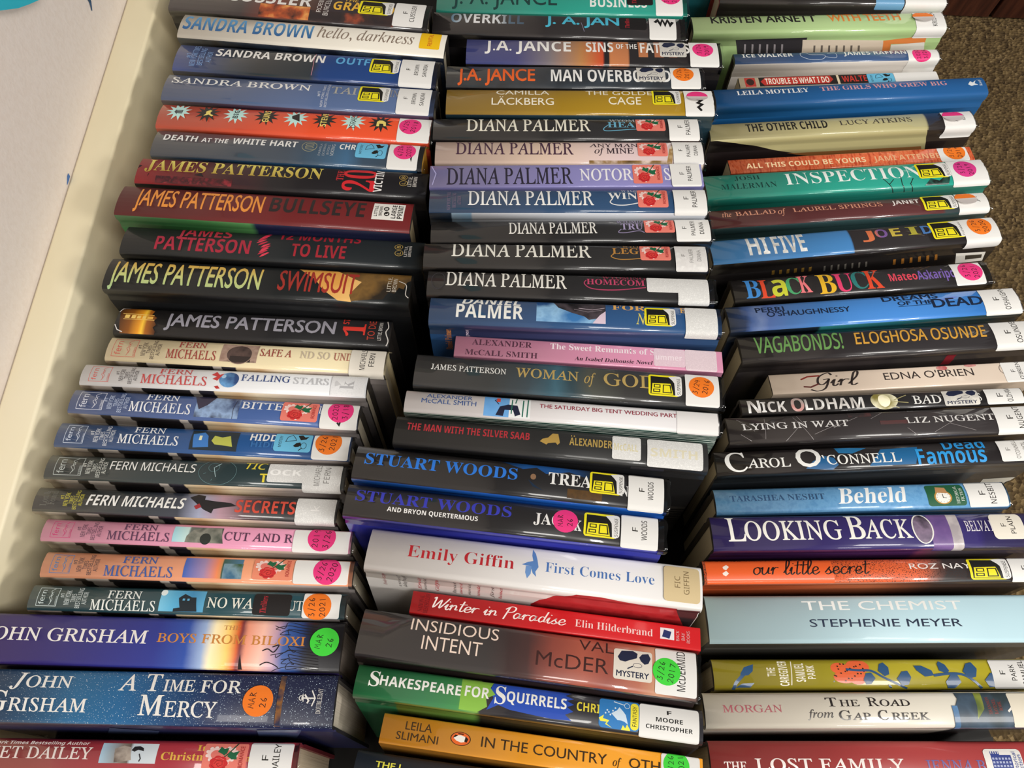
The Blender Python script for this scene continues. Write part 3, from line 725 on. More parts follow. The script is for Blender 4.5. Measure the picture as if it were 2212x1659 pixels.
  ('L',184.5,212.2,-0.32,1,['k'],'n|#e4e4e2|#d2d2d0|#e6e6e4|800','#efeeec',1.5),]),
 ('hardcover_book','candy pink book with purple lettering and a stone ruin picture','library books in the left column',(-329.8,59.2,-9,0.85,9.75),(215.1,16.7,132.1),'#e49ab8','u|0:#a0907a|.03:#6a5a4c|.05:#c4bab0|.11:#b8b0a6|.112:#2a2624|.15:#2a2624|.152:#c8c2bc|.215:#c4bcb4|.217:#1f1c1e|.38:#242022|.382:#bcb4ac|.415:#b8b0a8|.417:#26242c|.47:#2a2834|.472:#d8c4a0|.56:#c8a880|.62:#e0d0b4|.75:#b8a698|.85:#a89c98|1:#7a7472|~.012','#2a2624','#d9cfb8',[
  ('q','#c23a72',6.2,20.5,0.14,0.9,0.35),('r','fern','SR','#c23a72',8,11.4,0.22,0.8),
  ('l','#c23a72',0.35,[(15.2,0.2),(16,0.35),(14.6,0.5),(16.4,0.6),(14.8,0.75),(17.1,0.86)]),('l','#c23a72',0.3,[(15.6,0.25),(16.8,0.42),(15.1,0.6),(16.7,0.72)]),
  ('r','THE SISTERHOOD','SR','#c23a72',19.1,20.4,0.18,0.55),('r','#1','S','#5a3a50',23.7,26.3,0.5,0.66),('r','NEW YORK','SR','#5a3a50',27.1,30.4,0.22,0.8),
  ('r','TIMES','SR','#5a3a50',31.2,34,0.32,0.66),('r','BESTSELLING','SR','#5a3a50',34.6,37.4,0.1,0.92),('r','AUTHOR','SR','#5a3a50',38.3,41.3,0.25,0.75),
  ('t','FERN','RR','#583452',55.9,79.3,0.63,0.9),('t','MICHAELS','RR','#583452',45.7,89,0.16,0.54),
  ('b','u|0:#9fd4e0|.3:#c8e4e0|.34:#6a706a|1:#4a504a',91.1,125.3,0.17,0.88,0),
  ('p','n|#4c524a|#8c8c80|#2a302c|60',[(100.1,0.17),(100.8,0.45),(102.7,0.6),(104.7,0.75),(110.7,0.86),(124,0.86),(126.7,0.17)]),('e','#232a26',110.3,118,0.1,0.6),
  ('t','CUT AND R','RR','#563450',127,174.7,0.33,0.7),('L',174.8,213.6,-0.08,0.98,[],'#e4e3e0','#26221f',1.5),('t','M','S','#26221f',179.8,182.3,0.45,0.62),
  ('D','#e8357f',194.3,0.62,19.4,['2019','3/26']),]),
 ('hardcover_book','peach orange book with blue lettering and a sunset meadow picture','library books in the left column',(-324.1,35.3,-10,1.48,9.88),(213.1,18.4,130.8),'#e99d76','u|0:#a0907a|.03:#6a5a4c|.05:#c4bab0|.11:#b8b0a6|.112:#2a2624|.15:#2a2624|.152:#c8c2bc|.215:#c4bcb4|.217:#1f1c1e|.38:#242022|.382:#bcb4ac|.415:#b8b0a8|.417:#26242c|.47:#2a2834|.472:#d8c4a0|.56:#c8a880|.62:#e0d0b4|.75:#b8a698|.85:#a89c98|1:#7a7472|~.012','#2a2624','#d9cfb8',[
  ('q','#4a78a8',5.9,20,0.14,0.9,0.35),('r','fern','SR','#4a78a8',7.7,11,0.22,0.8),
  ('l','#4a78a8',0.35,[(14.9,0.2),(15.7,0.35),(14.2,0.5),(15.9,0.6),(14.3,0.75),(16.5,0.86)]),('l','#4a78a8',0.3,[(15.3,0.25),(16.4,0.42),(14.7,0.6),(16.2,0.72)]),
  ('r','THE SISTERHOOD','SR','#4a78a8',18.7,19.9,0.18,0.55),('r','#1','S','#4a3a40',20.9,23.5,0.5,0.66),('r','NEW YORK','SR','#4a3a40',24.3,27.6,0.22,0.8),
  ('r','TIMES','SR','#4a3a40',28.4,31.2,0.32,0.66),('r','BESTSELLING','SR','#4a3a40',31.8,34.6,0.1,0.92),('r','AUTHOR','SR','#4a3a40',35.6,38.6,0.25,0.75),
  ('t','FERN','RR','#38589c',54.4,78.1,0.62,0.9),('t','MICHAELS','RR','#38589c',43.2,90.2,0.1,0.5),
  ('b','u|0:#3a62b8|.35:#a088b0|.58:#f08a5a|.64:#d8905a|.66:#3a5a4a|1:#4a7898',97.4,137.2,0.12,0.92,0),('b','n|#3a6a8a|#7a9aa8|#3a5a3a|70',124.3,137.6,0.12,0.72,0),
  ('s','romp',144.7,172,0.12,1.0),('L',172.8,210.2,0.02,0.97,[],'#e4e3e0','#26221f',1.5),('t','MIC','S','#26221f',177.5,185.5,0.42,0.6),
  ('D','#e8357f',195.5,0.55,19.1,['3/26','2020']),]),
 ('hardcover_book','dark teal book with a black thriller sticker and an orange dated dot','library books in the left column',(-327.7,13.7,-11.5,1.54,10),(214.1,17.7,129.4),'#20464e','u|0:#a0907a|.03:#6a5a4c|.05:#c4bab0|.11:#b8b0a6|.112:#2a2624|.15:#2a2624|.152:#c8c2bc|.215:#c4bcb4|.217:#1f1c1e|.38:#242022|.382:#bcb4ac|.415:#b8b0a8|.417:#26242c|.47:#2a2834|.472:#d8c4a0|.56:#c8a880|.62:#e0d0b4|.75:#b8a698|.85:#a89c98|1:#7a7472|~.012','#2a2624','#d9cfb8',[
  ('q','#c4d4d4',5.5,19.4,0.14,0.9,0.35),('r','fern','SR','#c4d4d4',7.2,10.6,0.22,0.8),
  ('l','#c4d4d4',0.35,[(14.4,0.2),(15.2,0.35),(13.7,0.5),(15.4,0.6),(13.8,0.75),(15.9,0.86)]),('l','#c4d4d4',0.3,[(14.8,0.25),(15.8,0.42),(14.2,0.6),(15.7,0.72)]),
  ('r','THE SISTERHOOD','SR','#c4d4d4',18.1,19.4,0.18,0.55),('r','#1','S','#c8d4d4',20.6,23.4,0.5,0.66),('r','NEW YORK','SR','#c8d4d4',24.2,27.7,0.22,0.8),
  ('r','TIMES','SR','#c8d4d4',28.6,31.6,0.32,0.66),('r','BESTSELLING','SR','#c8d4d4',32.2,35.2,0.1,0.92),('r','AUTHOR','SR','#c8d4d4',36.2,39.3,0.25,0.75),
  ('t','FERN','RR','#e4e8e4',52.5,75.3,0.53,0.85),('t','MICHAELS','RR','#e4e8e4',42.3,86.2,0.06,0.46),
  ('b','u|0:#7ac4e4|.3:#5ab0d8|.7:#3f8fc0|1:#5aa8d0',88.7,118.9,0.08,0.94,0),('e','#eaf4f4',88.2,92.6,0.7,0.96),
  ('p','#10202a',[(98.6,0.08),(98.7,0.2),(102.9,0.24),(101.1,0.62),(104.7,0.8),(109.8,0.66),(112.9,0.66),(114.7,0.1)]),('b','#5aa8d0',103.9,105.5,0.52,0.6,0),
  ('b','#5aa8d0',107.1,108.6,0.52,0.6,0),('t','NO WA','RR','#e8e8dc',120.9,152,0.28,0.68),('t','UT','RR','#d8d8d0',175.3,185.6,0.26,0.64),('s','thr',152,177.4,0.04,0.9),
  ('L',185.4,210.5,-0.02,1,[],'#e4e3e0','#26221f',1.5),('D','#f07a1e',195.3,0.46,18.9,['3/26','2021']),]),
 ('hardcover_book','thick indigo book with a glowing sunset band, twigs and a green dated dot','library books in the left column',(-354.1,-21.1,-5.8,1.65,10),(242.7,32.7,132.6),'u|0:#3c3070|.08:#3f2b80|.3:#332f88|.5:#2a3690|.58:#3050a6|.625:#9cb2d8|.65:#ffeec0|.69:#fbd070|.715:#d8622e|.725:#6a2838|.74:#e89478|.78:#f4bca8|.82:#b894a8|.845:#3a5a9c|.88:#22407c|.9:#16203c|.915:#16141a|1:#18161a|~.008','#1d1440','#2a2624','#8a8078',[
  ('t','JOHN GRISHAM','RR','#eeeae6',6.1,114.3,0.46,0.72),('t','THE','RR','#c88a4a',163.1,174.2,0.79,0.88),('t','BOYS FROM BILOXI','RR','#d0883e',121,218.4,0.5,0.68),
  ('l','#15131a',0.4,[(229.8,0.04),(219.8,0.07),(210.7,0.09),(202.8,0.04),(199,-0.02)]),
  ('l','#15131a',0.4,[(229.6,0.09),(219.5,0.12),(210.2,0.16),(208.3,0.04),(215.3,0.06)]),
  ('l','#15131a',0.4,[(229.3,0.14),(219.2,0.17),(209.8,0.23),(213.1,0.14),(211.6,0.14)]),
  ('l','#15131a',0.4,[(229,0.2),(218.9,0.23),(209.7,0.25),(204.9,0.15),(208.3,0.14)]),
  ('l','#15131a',0.4,[(228.8,0.25),(218.6,0.28),(209.3,0.32),(209.7,0.25),(204.5,0.22)]),
  ('l','#15131a',0.4,[(228.4,0.31),(218.3,0.34),(208.8,0.4),(201.5,0.26),(200.6,0.31)]),
  ('l','#15131a',0.4,[(228.2,0.36),(218,0.39),(208.8,0.41),(206.3,0.36),(197.3,0.3)]),
  ('l','#15131a',0.4,[(227.9,0.42),(217.7,0.45),(208.3,0.49),(211.7,0.37),(213.5,0.39)]),
  ('l','#15131a',0.4,[(226.3,0.72),(216,0.75),(206.4,0.81),(201.4,0.72),(208.2,0.72)]),
  ('l','#15131a',0.4,[(226,0.78),(215.7,0.81),(206.3,0.83),(206.9,0.73),(204.8,0.72)]),
  ('l','#15131a',0.4,[(225.7,0.84),(215.3,0.87),(205.8,0.91),(197.9,0.84),(200.9,0.81)]),
  ('l','#15131a',0.4,[(225.4,0.9),(215,0.93),(205.4,0.99),(203.4,0.85),(196.9,0.9)]),('l','#15131a',0.7,[(191.6,0.38),(195,0.42),(199.1,0.36),(201.9,0.5),(197.8,0.46)]),
  ('l','#15131a',0.6,[(191.1,0.1),(195.2,0.16),(200,0.12),(203.3,0.06)]),('p','#1c1014',[(177.3,0.0),(180,0.0),(177.6,0.3),(177.2,0.18)]),
  ('D','#3fd43c',231.2,0.6,19,['MAR','26']),]),
 ('hardcover_book','thick starry blue book with large white lettering and an orange dated dot','library books in the left column',(-343,-54.7,2,2.15,10),(233.7,31.9,140.6),'u|0:#123a60|.12:#0f4874|.3:#1a6ea2|.42:#16649a|.55:#154472|.66:#1c2c52|.75:#1e2342|1:#191d36|~.02|*#cfe0ec,1500,.7','#1c2048','#1d1b20','#b4ab9c',[
  ('t','J','RI','#e9e7e2',26.3,35.8,0.62,0.95),('t','OHN','RR','#e9e7e2',35.9,64.7,0.66,0.89),('t','G','RR','#e9e7e2',15.6,27.9,0.2,0.58),
  ('t','RISHAM','RR','#e9e7e2',29.2,78.3,0.2,0.45),('t','A','RR','#e9e7e2',95.7,106.9,0.63,0.95),('t','T','RR','#e9e7e2',112.2,121.7,0.63,0.97),
  ('t','IME','RR','#e9e7e2',123.9,143.7,0.63,0.86),('t','FOR','RR','#e9e7e2',147.6,173.6,0.62,0.86),('t','M','RR','#e9e7e2',111.3,126.2,0.17,0.55),
  ('t','ERCY','RR','#e9e7e2',127.6,160.2,0.15,0.44),('b','n|#1e2342|#8a5a2a|#2a2838|90',197.5,201,0.0,0.98,0),('l','#e4e2de',0.8,[(212.4,0.55),(221.2,0.55)]),
  ('l','#e4e2de',0.8,[(218.7,0.7),(221.2,0.55),(219.6,0.4)]),('l','#e4e2de',0.6,[(213.2,0.62),(213.9,0.48)]),('o','#e4e2de',210.9,213.6,0.5,0.6,0.5),
  ('l','#e4e2de',1.0,[(214.4,0.62),(217.3,0.5),(216.4,0.45)]),('p','#8a8ca4',[(0.8,-2.63),(8.7,-2.37),(0.5,-3.22)]),('p','#8a8ca4',[(9,-2.62),(16.8,-2.36),(0.7,-3.21)]),
  ('p','#8a8ca4',[(17.2,-2.61),(24.8,-2.35),(9.1,-3.2)]),('p','#8a8ca4',[(25.4,-2.59),(32.9,-2.34),(17.6,-3.19)]),('p','#8a8ca4',[(33.5,-2.58),(41,-2.33),(26,-3.18)]),
  ('p','#8a8ca4',[(41.7,-2.57),(49,-2.32),(34.4,-3.17)]),('p','#8a8ca4',[(49.9,-2.56),(57.1,-2.31),(42.8,-3.16)]),('p','#8a8ca4',[(58,-2.55),(65.1,-2.3),(51.2,-3.15)]),
  ('p','#8a8ca4',[(66.1,-2.54),(73.1,-2.29),(59.6,-3.14)]),('p','#8a8ca4',[(74.3,-2.53),(81.1,-2.28),(68,-3.12)]),('p','#8a8ca4',[(82.4,-2.52),(89.1,-2.27),(76.4,-3.11)]),
  ('p','#8a8ca4',[(90.5,-2.51),(97.1,-2.26),(84.7,-3.1)]),('p','#8a8ca4',[(98.6,-2.5),(105.1,-2.25),(93.1,-3.09)]),
  ('p','#8a8ca4',[(106.6,-2.49),(113.1,-2.24),(101.4,-3.08)]),('p','#8a8ca4',[(114.7,-2.48),(121,-2.23),(109.7,-3.07)]),
  ('p','#8a8ca4',[(122.8,-2.47),(129,-2.22),(118,-3.06)]),('p','#8a8ca4',[(130.8,-2.46),(136.9,-2.21),(126.3,-3.05)]),
  ('p','#8a8ca4',[(138.9,-2.45),(144.9,-2.2),(134.6,-3.04)]),('p','#8a8ca4',[(146.9,-2.44),(152.8,-2.19),(142.9,-3.03)]),
  ('p','#8a8ca4',[(154.9,-2.43),(160.7,-2.18),(151.2,-3.02)]),('p','#3a4668',[(88.3,-0.48),(115.6,-0.84),(95.6,-2.23),(67.3,-1.8)]),
  ('p','#3a4668',[(183.3,-0.43),(212,-0.35),(196,-1.99),(169.6,-2.06)]),('r','DOUBLEDAY','RR','#d0ccc8',222.6,225.5,0.26,0.74),
  ('D','#f07a1e',185.5,0.48,19.1,['MAR','26']),]),
 ('hardcover_book','red book with a snowy picture, yellow letters and a romance sticker at the bottom edge','library books in the left column',(-352.1,-86.6,-26.5,2.35,10),(216.8,20.4,113.7),'#a2303a','#7a2228','#6a1c24','#b8a890',[
  ('t','New York Times Bestselling Author','SBI','#e4d8d4',5.9,79.9,0.85,0.95),('t','JANET DAILEY','RR','#e8dcd6',2.8,83,0.41,0.77),
  ('b','u|0:#a8c8dc|.35:#8a8078|.5:#6a5a50|.55:#c8d4dc|1:#d4dde2',88.9,125.5,0.3,0.92,0),
  ('p','n|#8a7a70|#b0a498|#5a4c44|60',[(98.8,0.32),(97.5,0.75),(103,0.85),(107.5,0.8),(109.7,0.4)]),
  ('p','#1c1c20',[(108.4,0.7),(109.8,0.82),(113.3,0.84),(116.1,0.78),(116.6,0.68),(112.8,0.72),(110.7,0.66)]),('l','#2a2a30',0.8,[(114.1,0.6),(115.5,0.45),(114.8,0.36)]),
  ('t','It','R','#e0b048',151.1,156.9,0.72,0.9),('t','Christm','R','#e0b048',128.6,158.1,0.42,0.66),('t','n','R','#e0b048',183.2,186.8,0.42,0.62),
  ('s','rom',155.8,184.4,0.05,0.97),('L',186,214,-0.02,1,['F','DAILEY'],'#e4e3e0','#26221f',1.5),]),
 ('hardcover_book','teal book at the far end of the middle column with a pink dot','library books in the middle column',(-100,549.6,-6,1.95,4),(228.8,34.6,133.9),'#2b9a88','#22806f','#2a2624','#c8bca8',[
  ('t','J. A. JANCE','B','#1d3c3a',14.2,110.1,0.25,0.78),('t','BUSINESS','S','#e6eae6',140.2,192.4,0.22,0.56),('s','thr',174,197.9,0.3,0.9),
  ('L',200.2,224.9,-0.02,1,[],'#e4e3e0','#26221f',1.5),('D','#e8357f',214.1,0.62,19.1,['3/26','2019']),]),
 ('hardcover_book','black book with cyan capitals and a black scribble over its white label','library books in the middle column',(-100.8,520.6,-2.5,1.08,4.43),(226.3,28.2,137.7),'#2e2a2b','#1a181a','#2a2624','#d9cfb8',[
  ('t','OVERKILL','SN','u|0:#5a7a90|.3:#e4e4e4|.62:#dcdee0|.8:#5a6c7c|1:#4a5a6a',16.1,81.8,0.44,0.93),('t','J. A. JAN','BB','#4cb8d4',101.4,166.9,0.5,0.93),
  ('l','#8a86a0',0.4,[(133.1,0.6),(136,0.2)]),('s','thr',167.7,191.9,0.34,0.97),('L',194.2,218.2,-0.02,1,[],'#e4e3e0','#26221f',1.5),
  ('z','#111',3.0,[(199.4,0.7),(202.1,0.85),(204.3,0.6),(206.3,0.88),(208.4,0.58),(210.9,0.86),(212.9,0.58),(215.3,0.75)]),]),
 ('hardcover_book','violet to orange book with bold white capitals, set forward of the left gap','library books in the middle column',(-67.7,485.8,0,2.04,4.86),(223.9,31.1,139.9),'u|0:#4450a0|.2:#4a4e8e|.33:#857c82|.45:#bd8550|.53:#c8502c|.537:#c24a2a|.54:#201c1e|.56:#201c1e|.563:#c27a4c|.635:#b8744a|.64:#242021|1:#1c1a1c','#1a181a','#2a2624','#d9cfb8',[
  ('b','#b8764e',151.2,159.4,0.28,0.98,0),('b','#a86a4c',165.1,173.2,0.28,0.98,0),('b','#8a5a48',177.7,185,0.28,0.6,0),('t','J.A. JANCE','S','#eceae6',16.3,92,0.45,0.9),
  ('t','SINS','SN','#eceae6',105.1,129.2,0.45,0.9),('t','OF THE','SN','#eceae6',131.7,150.1,0.6,0.84),('t','FATHERS','SN','#eceae6',152.9,196.2,0.45,0.9),
  ('s','mystw',170,193.2,0.3,0.97),('L',196.1,221.3,-0.02,1,[],'#e4e3e0','#26221f',1.5),('D','#e8357f',207.9,0.62,18.3,['3/26','2019']),]),
 ('hardcover_book','charcoal book with orange and white capitals and an orange dot','library books in the middle column',(-82.1,455.8,3.5,2.61,5.29),(219.8,26.2,143.7),'n|#2b2f35|#333a42|#24272c|25','#15161a','#2a2624','#d9cfb8',[
  ('t','J.A. JANCE','BB','#e0622a',10.1,76,0.24,0.8),('t','MAN OVERBOARD','SN','#e8e8e6',89.9,192.8,0.23,0.8),('s','mystw',163.9,188.2,0.25,1.0),
  ('L',192.7,218.2,-0.02,1,[],'#e4e3e0','#26221f',1.5),('D','#f07a1e',203.8,0.62,17.9,['3/26','2017']),]),
 ('hardcover_book','mustard gold book with white capitals and a curled pink dot','library books in the middle column',(-79.4,424.9,6.5,2.8,5.71),(225.4,29.4,146.3),'#a4811c','#233a46','#2a2624','#d9cfb8',[
  ('t','CAMILLA','B','#ece6d4',42.1,86.9,0.73,0.94),('t','LÄCKBERG','B','#ece6d4',38.3,90.6,0.3,0.57),('t','THE GOLDE','B','#ece6d4',118,174.2,0.73,0.94),
  ('t','CAGE','B','#ece6d4',136.7,164.1,0.33,0.63),('s','sus',173.8,197.7,0.33,1.0),('L',200.8,225.1,-0.05,0.98,[],'#e4e3e0','#26221f',1.5),
  ('z','#161414',2.0,[(211.1,0.55),(214.9,0.5),(211.4,0.4),(215.1,0.34),(211.7,0.24),(214.5,0.12)]),('H','#e8357f',211.8,0.66,18),]),
 ('hardcover_book','black book with cream serif capitals and icy blue letters under a rose sticker','library books in the middle column',(-87.7,397.7,7,3.03,6.14),(220.4,24.6,147.2),'#2a292a','#1b1a1b','#2a2624','#d9cfb8',[
  ('t','DIANA PALMER','RR','#e6e2d2',27.6,130.3,0.33,0.94),('t','WYOM','RR','#a8b4b8',146.1,167.7,0.81,0.96),('t','HEA','R','#68aac6',144.6,167.3,0.5,0.79),
  ('l','#68aac6',0.7,[(146.2,0.66),(141.3,0.45),(142.7,0.35),(151.1,0.36),(166.5,0.42),(178,0.42),(181.8,0.36)]),('s','rom',168.2,192.4,0.34,1.02),
  ('L',195.1,220.1,-0.04,1.0,['F','PALMER'],'#e4e3e0','#26221f',1.5),]),
 ('hardcover_book','pale blush book with plum capitals and dry grass along its edge','library books in the middle column',(-83.3,371.6,10,3.02,6.57),(217.9,25.4,150.1),'u|0:#dcc4b8|.4:#e2c8b4|.7:#d8c0c0|1:#cfc0c0','#d8c4b4','#2a2624','#d9cfb8',[
  ('b','n|#d8c4b8|#8a6a3a|#5a4420|80',124.8,192,0.0,0.12,0),('p','n|#d0b890|#9a7a48|#e0d0b0|90',[(187.4,0.0),(191.8,0.0),(194,0.9),(190.3,0.6)]),
  ('t','DIANA PALMER','RR','#4a3042',16.6,112.2,0.35,0.92),('t','ANY MAN','RR','#3a2c34',125.6,165,0.69,0.88),('t','of','RI','#3a2c34',129.4,137.7,0.39,0.66),
  ('t','MINE','RR','#3a2c34',139.2,161.1,0.39,0.63),('s','rom',164.6,188.8,0.28,0.94),('L',193.1,217.5,-0.02,1,['F','PALMER','DIANA'],'#e4e3e0','#26221f',1.5),]),
 ('paperback_book','lavender paperback with black serif capitals and a creased left end','library books in the middle column',(-84.7,345.3,14.5,3.64,7),(217,23.2,154.8),'#8b87be','#7c78ac','#2a2624','#d9cfb8',[
  ('t','DIANA PALMER','RR','#2c2836',13.4,113.6,0.12,0.86),('t','NOTOR','RR','#eceaf0',119.5,161.5,0.26,0.78),('t','S','RR','#eceaf0',186.6,191.4,0.26,0.78),
  ('s','rom',161.6,184.8,0.1,0.96),('L',191.7,215.3,-0.02,1,['F','PALMER'],'#e4e3e0','#26221f',1.5),('l','#a8a4d0',0.8,[(1.2,0.95),(4.9,0.6),(2.4,0.1)]),]),
 ('hardcover_book','blue book with white serif capitals and a pale strip along its front cover','library books in the middle column',(-82.3,320.7,18,3.11,7.22),(215.7,23.9,158.3),'#2e4c70','u|0:#1e2c40|.08:#26384e|.082:#a0bcd4|.15:#8ab0d0|.155:#d4d8e0|1:#c4c8d0','#2a2624','#d9cfb8',[
  ('r','NEW YORK TIMES','RR','#7a6a80',13.8,16.3,0.05,0.85),('r','BESTSELLING','RR','#7a6a80',18.1,20.6,0.15,0.8),('r','AUTHOR','RR','#7a6a80',22,24.6,0.25,0.65),
  ('t','DIANA PALMER','RR','#e8e8e6',29.9,127.8,0.25,0.9),('t','WYOMING','RR','#c8ccd4',149.3,174.4,0.87,1.0),('t','WIN','R','#e8e8e6',139.1,161.9,0.5,0.82),
  ('l','#e0e0e0',0.8,[(142.2,0.5),(140.5,0.36),(144.7,0.26),(152.6,0.25),(162.8,0.34)]),('s','rom',162.1,185.6,0.16,0.96),
  ('L',190.1,215.4,-0.12,1,['F','PALMER'],'#e4e3e0','#26221f',1.5),]),
 ('hardcover_book','black book with smaller centred white capitals and mauve letters','library books in the middle column',(-78.9,295,15.5,3.59,7.44),(215.8,22.3,155.9),'#242324','#171617','#2a2624','#d9cfb8',[
  ('t','DIANA PALMER','RR','#e4e2dc',59.9,127.8,0.33,0.87),('t','WYOMIN','RR','#8a80a0',143.2,164.1,0.8,0.96),('t','TRU','R','#a296ba',146.4,163.2,0.48,0.78),
  ('l','#8a80a0',0.7,[(146.5,0.5),(144.2,0.36),(149.8,0.34),(159.9,0.42),(164.1,0.34)]),('s','rom',164.4,187.7,0.33,1.02),
  ('L',188.3,214.7,-0.02,1,['F','PALMER','DIANA'],'#e4e3e0','#26221f',1.5),]),
 ('hardcover_book','black book with large white capitals running over its back edge and amber letters','library books in the middle column',(-81.7,270.5,21,2.43,7.67),(213.3,23.8,161.3),'#292828','#191819','#2a2624','#d9cfb8',[
  ('t','DIANA PALMER','RR','#e4e2d8',20.8,125.6,0.41,1.0),('t','WYO','RR','#a07840',149.3,161.6,0.88,1.0),('t','LEG','R','#b88440',141.7,161.6,0.58,0.85),
  ('l','#b88440',0.7,[(142.9,0.58),(140.7,0.46),(146.1,0.36),(154.4,0.36),(162.8,0.4)]),('s','rom',162.5,185.5,0.33,1.0),
  ('L',188.7,212.3,-0.06,1,['F','PALMER','DIANA'],'n|#e2e1de|#d4d2d0|#dcdad8|200','#8a8886',1.5),]),
 ('hardcover_book','black book with crimson scroll letters and two rubbed blank labels','library books in the middle column',(-76.6,246.6,23.5,1.19,7.89),(210.5,23.1,163.9),'#242324','#161516','#2a2624','#d9cfb8',[
  ('o','#38363a',2.8,13.1,0.2,0.9,0.5),('t','DIANA PALMER','RR','#e6e4dc',13.5,102.5,0.36,0.96),('t','WYOMING','RR','#9a3a50',128.6,161.1,0.85,1.0),
  ('t','HOMECOM','R','#c0466a',117.2,159.9,0.57,0.82),('l','#b04062',0.8,[(116.9,0.75),(115.5,0.6),(119.5,0.42),(128.3,0.36),(141.9,0.38),(160.6,0.5)]),
  ('L',161.5,185,0.33,0.97,[],'n|#e4e4e2|#d2d2d0|#e6e6e4|800','#b4b2b0',1.5),('L',184,206.7,-0.12,0.97,[],'n|#e4e4e2|#d2d2d0|#e6e6e4|800','#b4b2b0',1.5),]),
 ('hardcover_book','medium blue book with an owl wing picture, suspense sticker and blank label','library books in the middle column',(-72.5,222.6,27,0.66,8.11),(209.5,23.3,167.4),'#29507f','u|0:#284c78|.12:#2c4470|.125:#3c4470|.5:#3a4068|1:#2a4a72','#2a2624','#d9cfb8',[
  ('t','DANIEL','SBI','#e8e8e2',23,65.5,0.76,1.06),('t','PALMER','S','#e8e8e2',19.4,67.5,0.22,0.74),('b','n|#3a74b0|#8fbce0|#1e4a80|40',77.1,126.8,0.18,1.0,0),
  ('p','n|#221e22|#4a4248|#121014|60',[(89,1.0),(127,1.0),(126.8,0.6),(120.8,0.36),(114.8,0.3),(111.5,0.42),(102.8,0.54),(92.8,0.74)]),
  ('p','#d8c4d4',[(126.8,0.66),(122.8,0.5),(117.4,0.18),(126.7,0.18)]),('l','#c8b8c4',0.4,[(107.5,0.75),(117.5,0.7),(126.2,0.8)]),
  ('l','#8a8088',0.4,[(104.1,0.7),(114.2,0.6),(124.2,0.7)]),('t','FOR','R','#e0ac60',131.6,155.7,0.75,0.98),('t','N','RI','#d8cc6a',148.6,155.9,0.22,0.62),
  ('t','E','R','#e0ac60',180.4,184.4,0.72,0.95),('s','sus',154.7,177,0.18,0.9),('L',183.8,206.7,-0.28,0.97,[],'n|#e4e4e2|#d2d2d0|#e6e6e4|800','#b4b2b0',1.5),
  ('r','Daniel Palmer','R','#b8743a',10.8,15.6,-1.5,-0.35),('r','great','RR','#c8b8c8',25.7,28.4,-0.7,-0.3),]),
 ('paperback_book','narrow pink paperback with black and white lettering and blanked labels','library books in the middle column',(-53.3,202.5,16,-0.59,8.33),(192.8,17.5,157.1),'#d38eab','#b87896','#2a2624','#d9cfb8',[
  ('t','ALEXANDER','R','#523040',12.2,55.6,0.6,0.88),('t','McCALL SMITH','R','#523040',7.7,60.1,0.1,0.36),('t','The Sweet Remnants of S','R','#f0e2e6',69,144.3,0.62,0.9),
  ('t','An Isabel Dalhousie Novel','RBI','#3a2430',86.7,142.8,0.14,0.32),('N',143.6,166.1,0.1,0.96,'ummer','n|#e6ccd8|#dcc0cc|#e6ccd6|800','#eedde4'),
  ('L',166.1,188.6,-0.02,1,[],'n|#e4d2d8|#d8c4cc|#e4d2d8|800','#b4b2b0',1.5),]),
 ('hardcover_book','dark smoky book with thin gold capitals, suspense sticker and orange dot','library books in the middle column',(-79.5,176.2,22.5,-1.34,8.56),(215.7,26.6,162.3),'u|0:#393a3c|.25:#2d3335|.38:#30424c|.46:#3f6474|.52:#30444c|.58:#4a4c44|.68:#333230|1:#262526|~.03','#1a1c1e','#2a2624','#d9cfb8',[
  ('t','JAMES PATTERSON','RR','#dcdcd8',11.3,64.3,0.5,0.68),('t','WOMAN','RR','#b49a5c',71.1,115.3,0.46,0.76),('t','of','RI','#b49a5c',119.5,127.3,0.42,0.76),
  ('t','GOD','RR','#b49a5c',133.2,169.3,0.4,0.8),('s','sus',164.4,187.7,0.2,0.87),('L',190.2,213.7,-0.02,0.98,[],'#e4e3e0','#26221f',1.5),
  ('t','P','S','#26221f',197.9,200.8,0.08,0.2),('D','#f07a1e',201.3,0.57,17.6,['3/24','2016']),]),
 ('hardcover_book','white book with maroon capitals and a small blue cow picture','library books in the middle column',(-84.1,157.3,21,-1.29,8.78),(217.9,17.5,162.2),'#dedbdc','k|#1c3a34|#c8d4cc|v','#2a2624','#c8c0b4',[
  ('t','ALEXANDER','B','#2f4f8a',14.9,46.8,0.7,0.9),('t','McCALL SMITH','B','#2f4f8a',11.6,49.8,0.42,0.64),('b','n|#4a8ac8|#6aa4dc|#3a74b4|20',55.3,72.8,0.04,1,0),
  ('b','#e0e2e2',72.8,87.6,0.04,1,0),('p','#1c2038',[(63.7,0.1),(66.4,0.5),(72,0.62),(78.5,0.6),(80.9,0.2),(77.2,0.1),(75.6,0.36),(69.8,0.36),(68.9,0.08)]),
  ('l','#1c2038',0.6,[(65.6,0.6),(62.7,0.8),(65.8,0.9)]),('b','#c84a3a',63.9,66.5,0.72,0.92,0),('l','#2a6a58',0.9,[(82.3,0.1),(82.6,0.9)]),
  ('l','#2a6a58',0.9,[(85.5,0.1),(85.8,0.95)]),('l','#2a6a58',0.8,[(74.5,0.2),(74.8,0.9)]),('l','#2a6a58',0.8,[(77.1,0.7),(78,0.98)]),
  ('t','THE SATURDAY BIG TENT WEDDING PART','B','#9a2c40',93.9,188.9,0.58,0.78),('L',188.8,217.6,-0.12,1,[],'#e6e4e3','#b4b2b0',1.5),]),
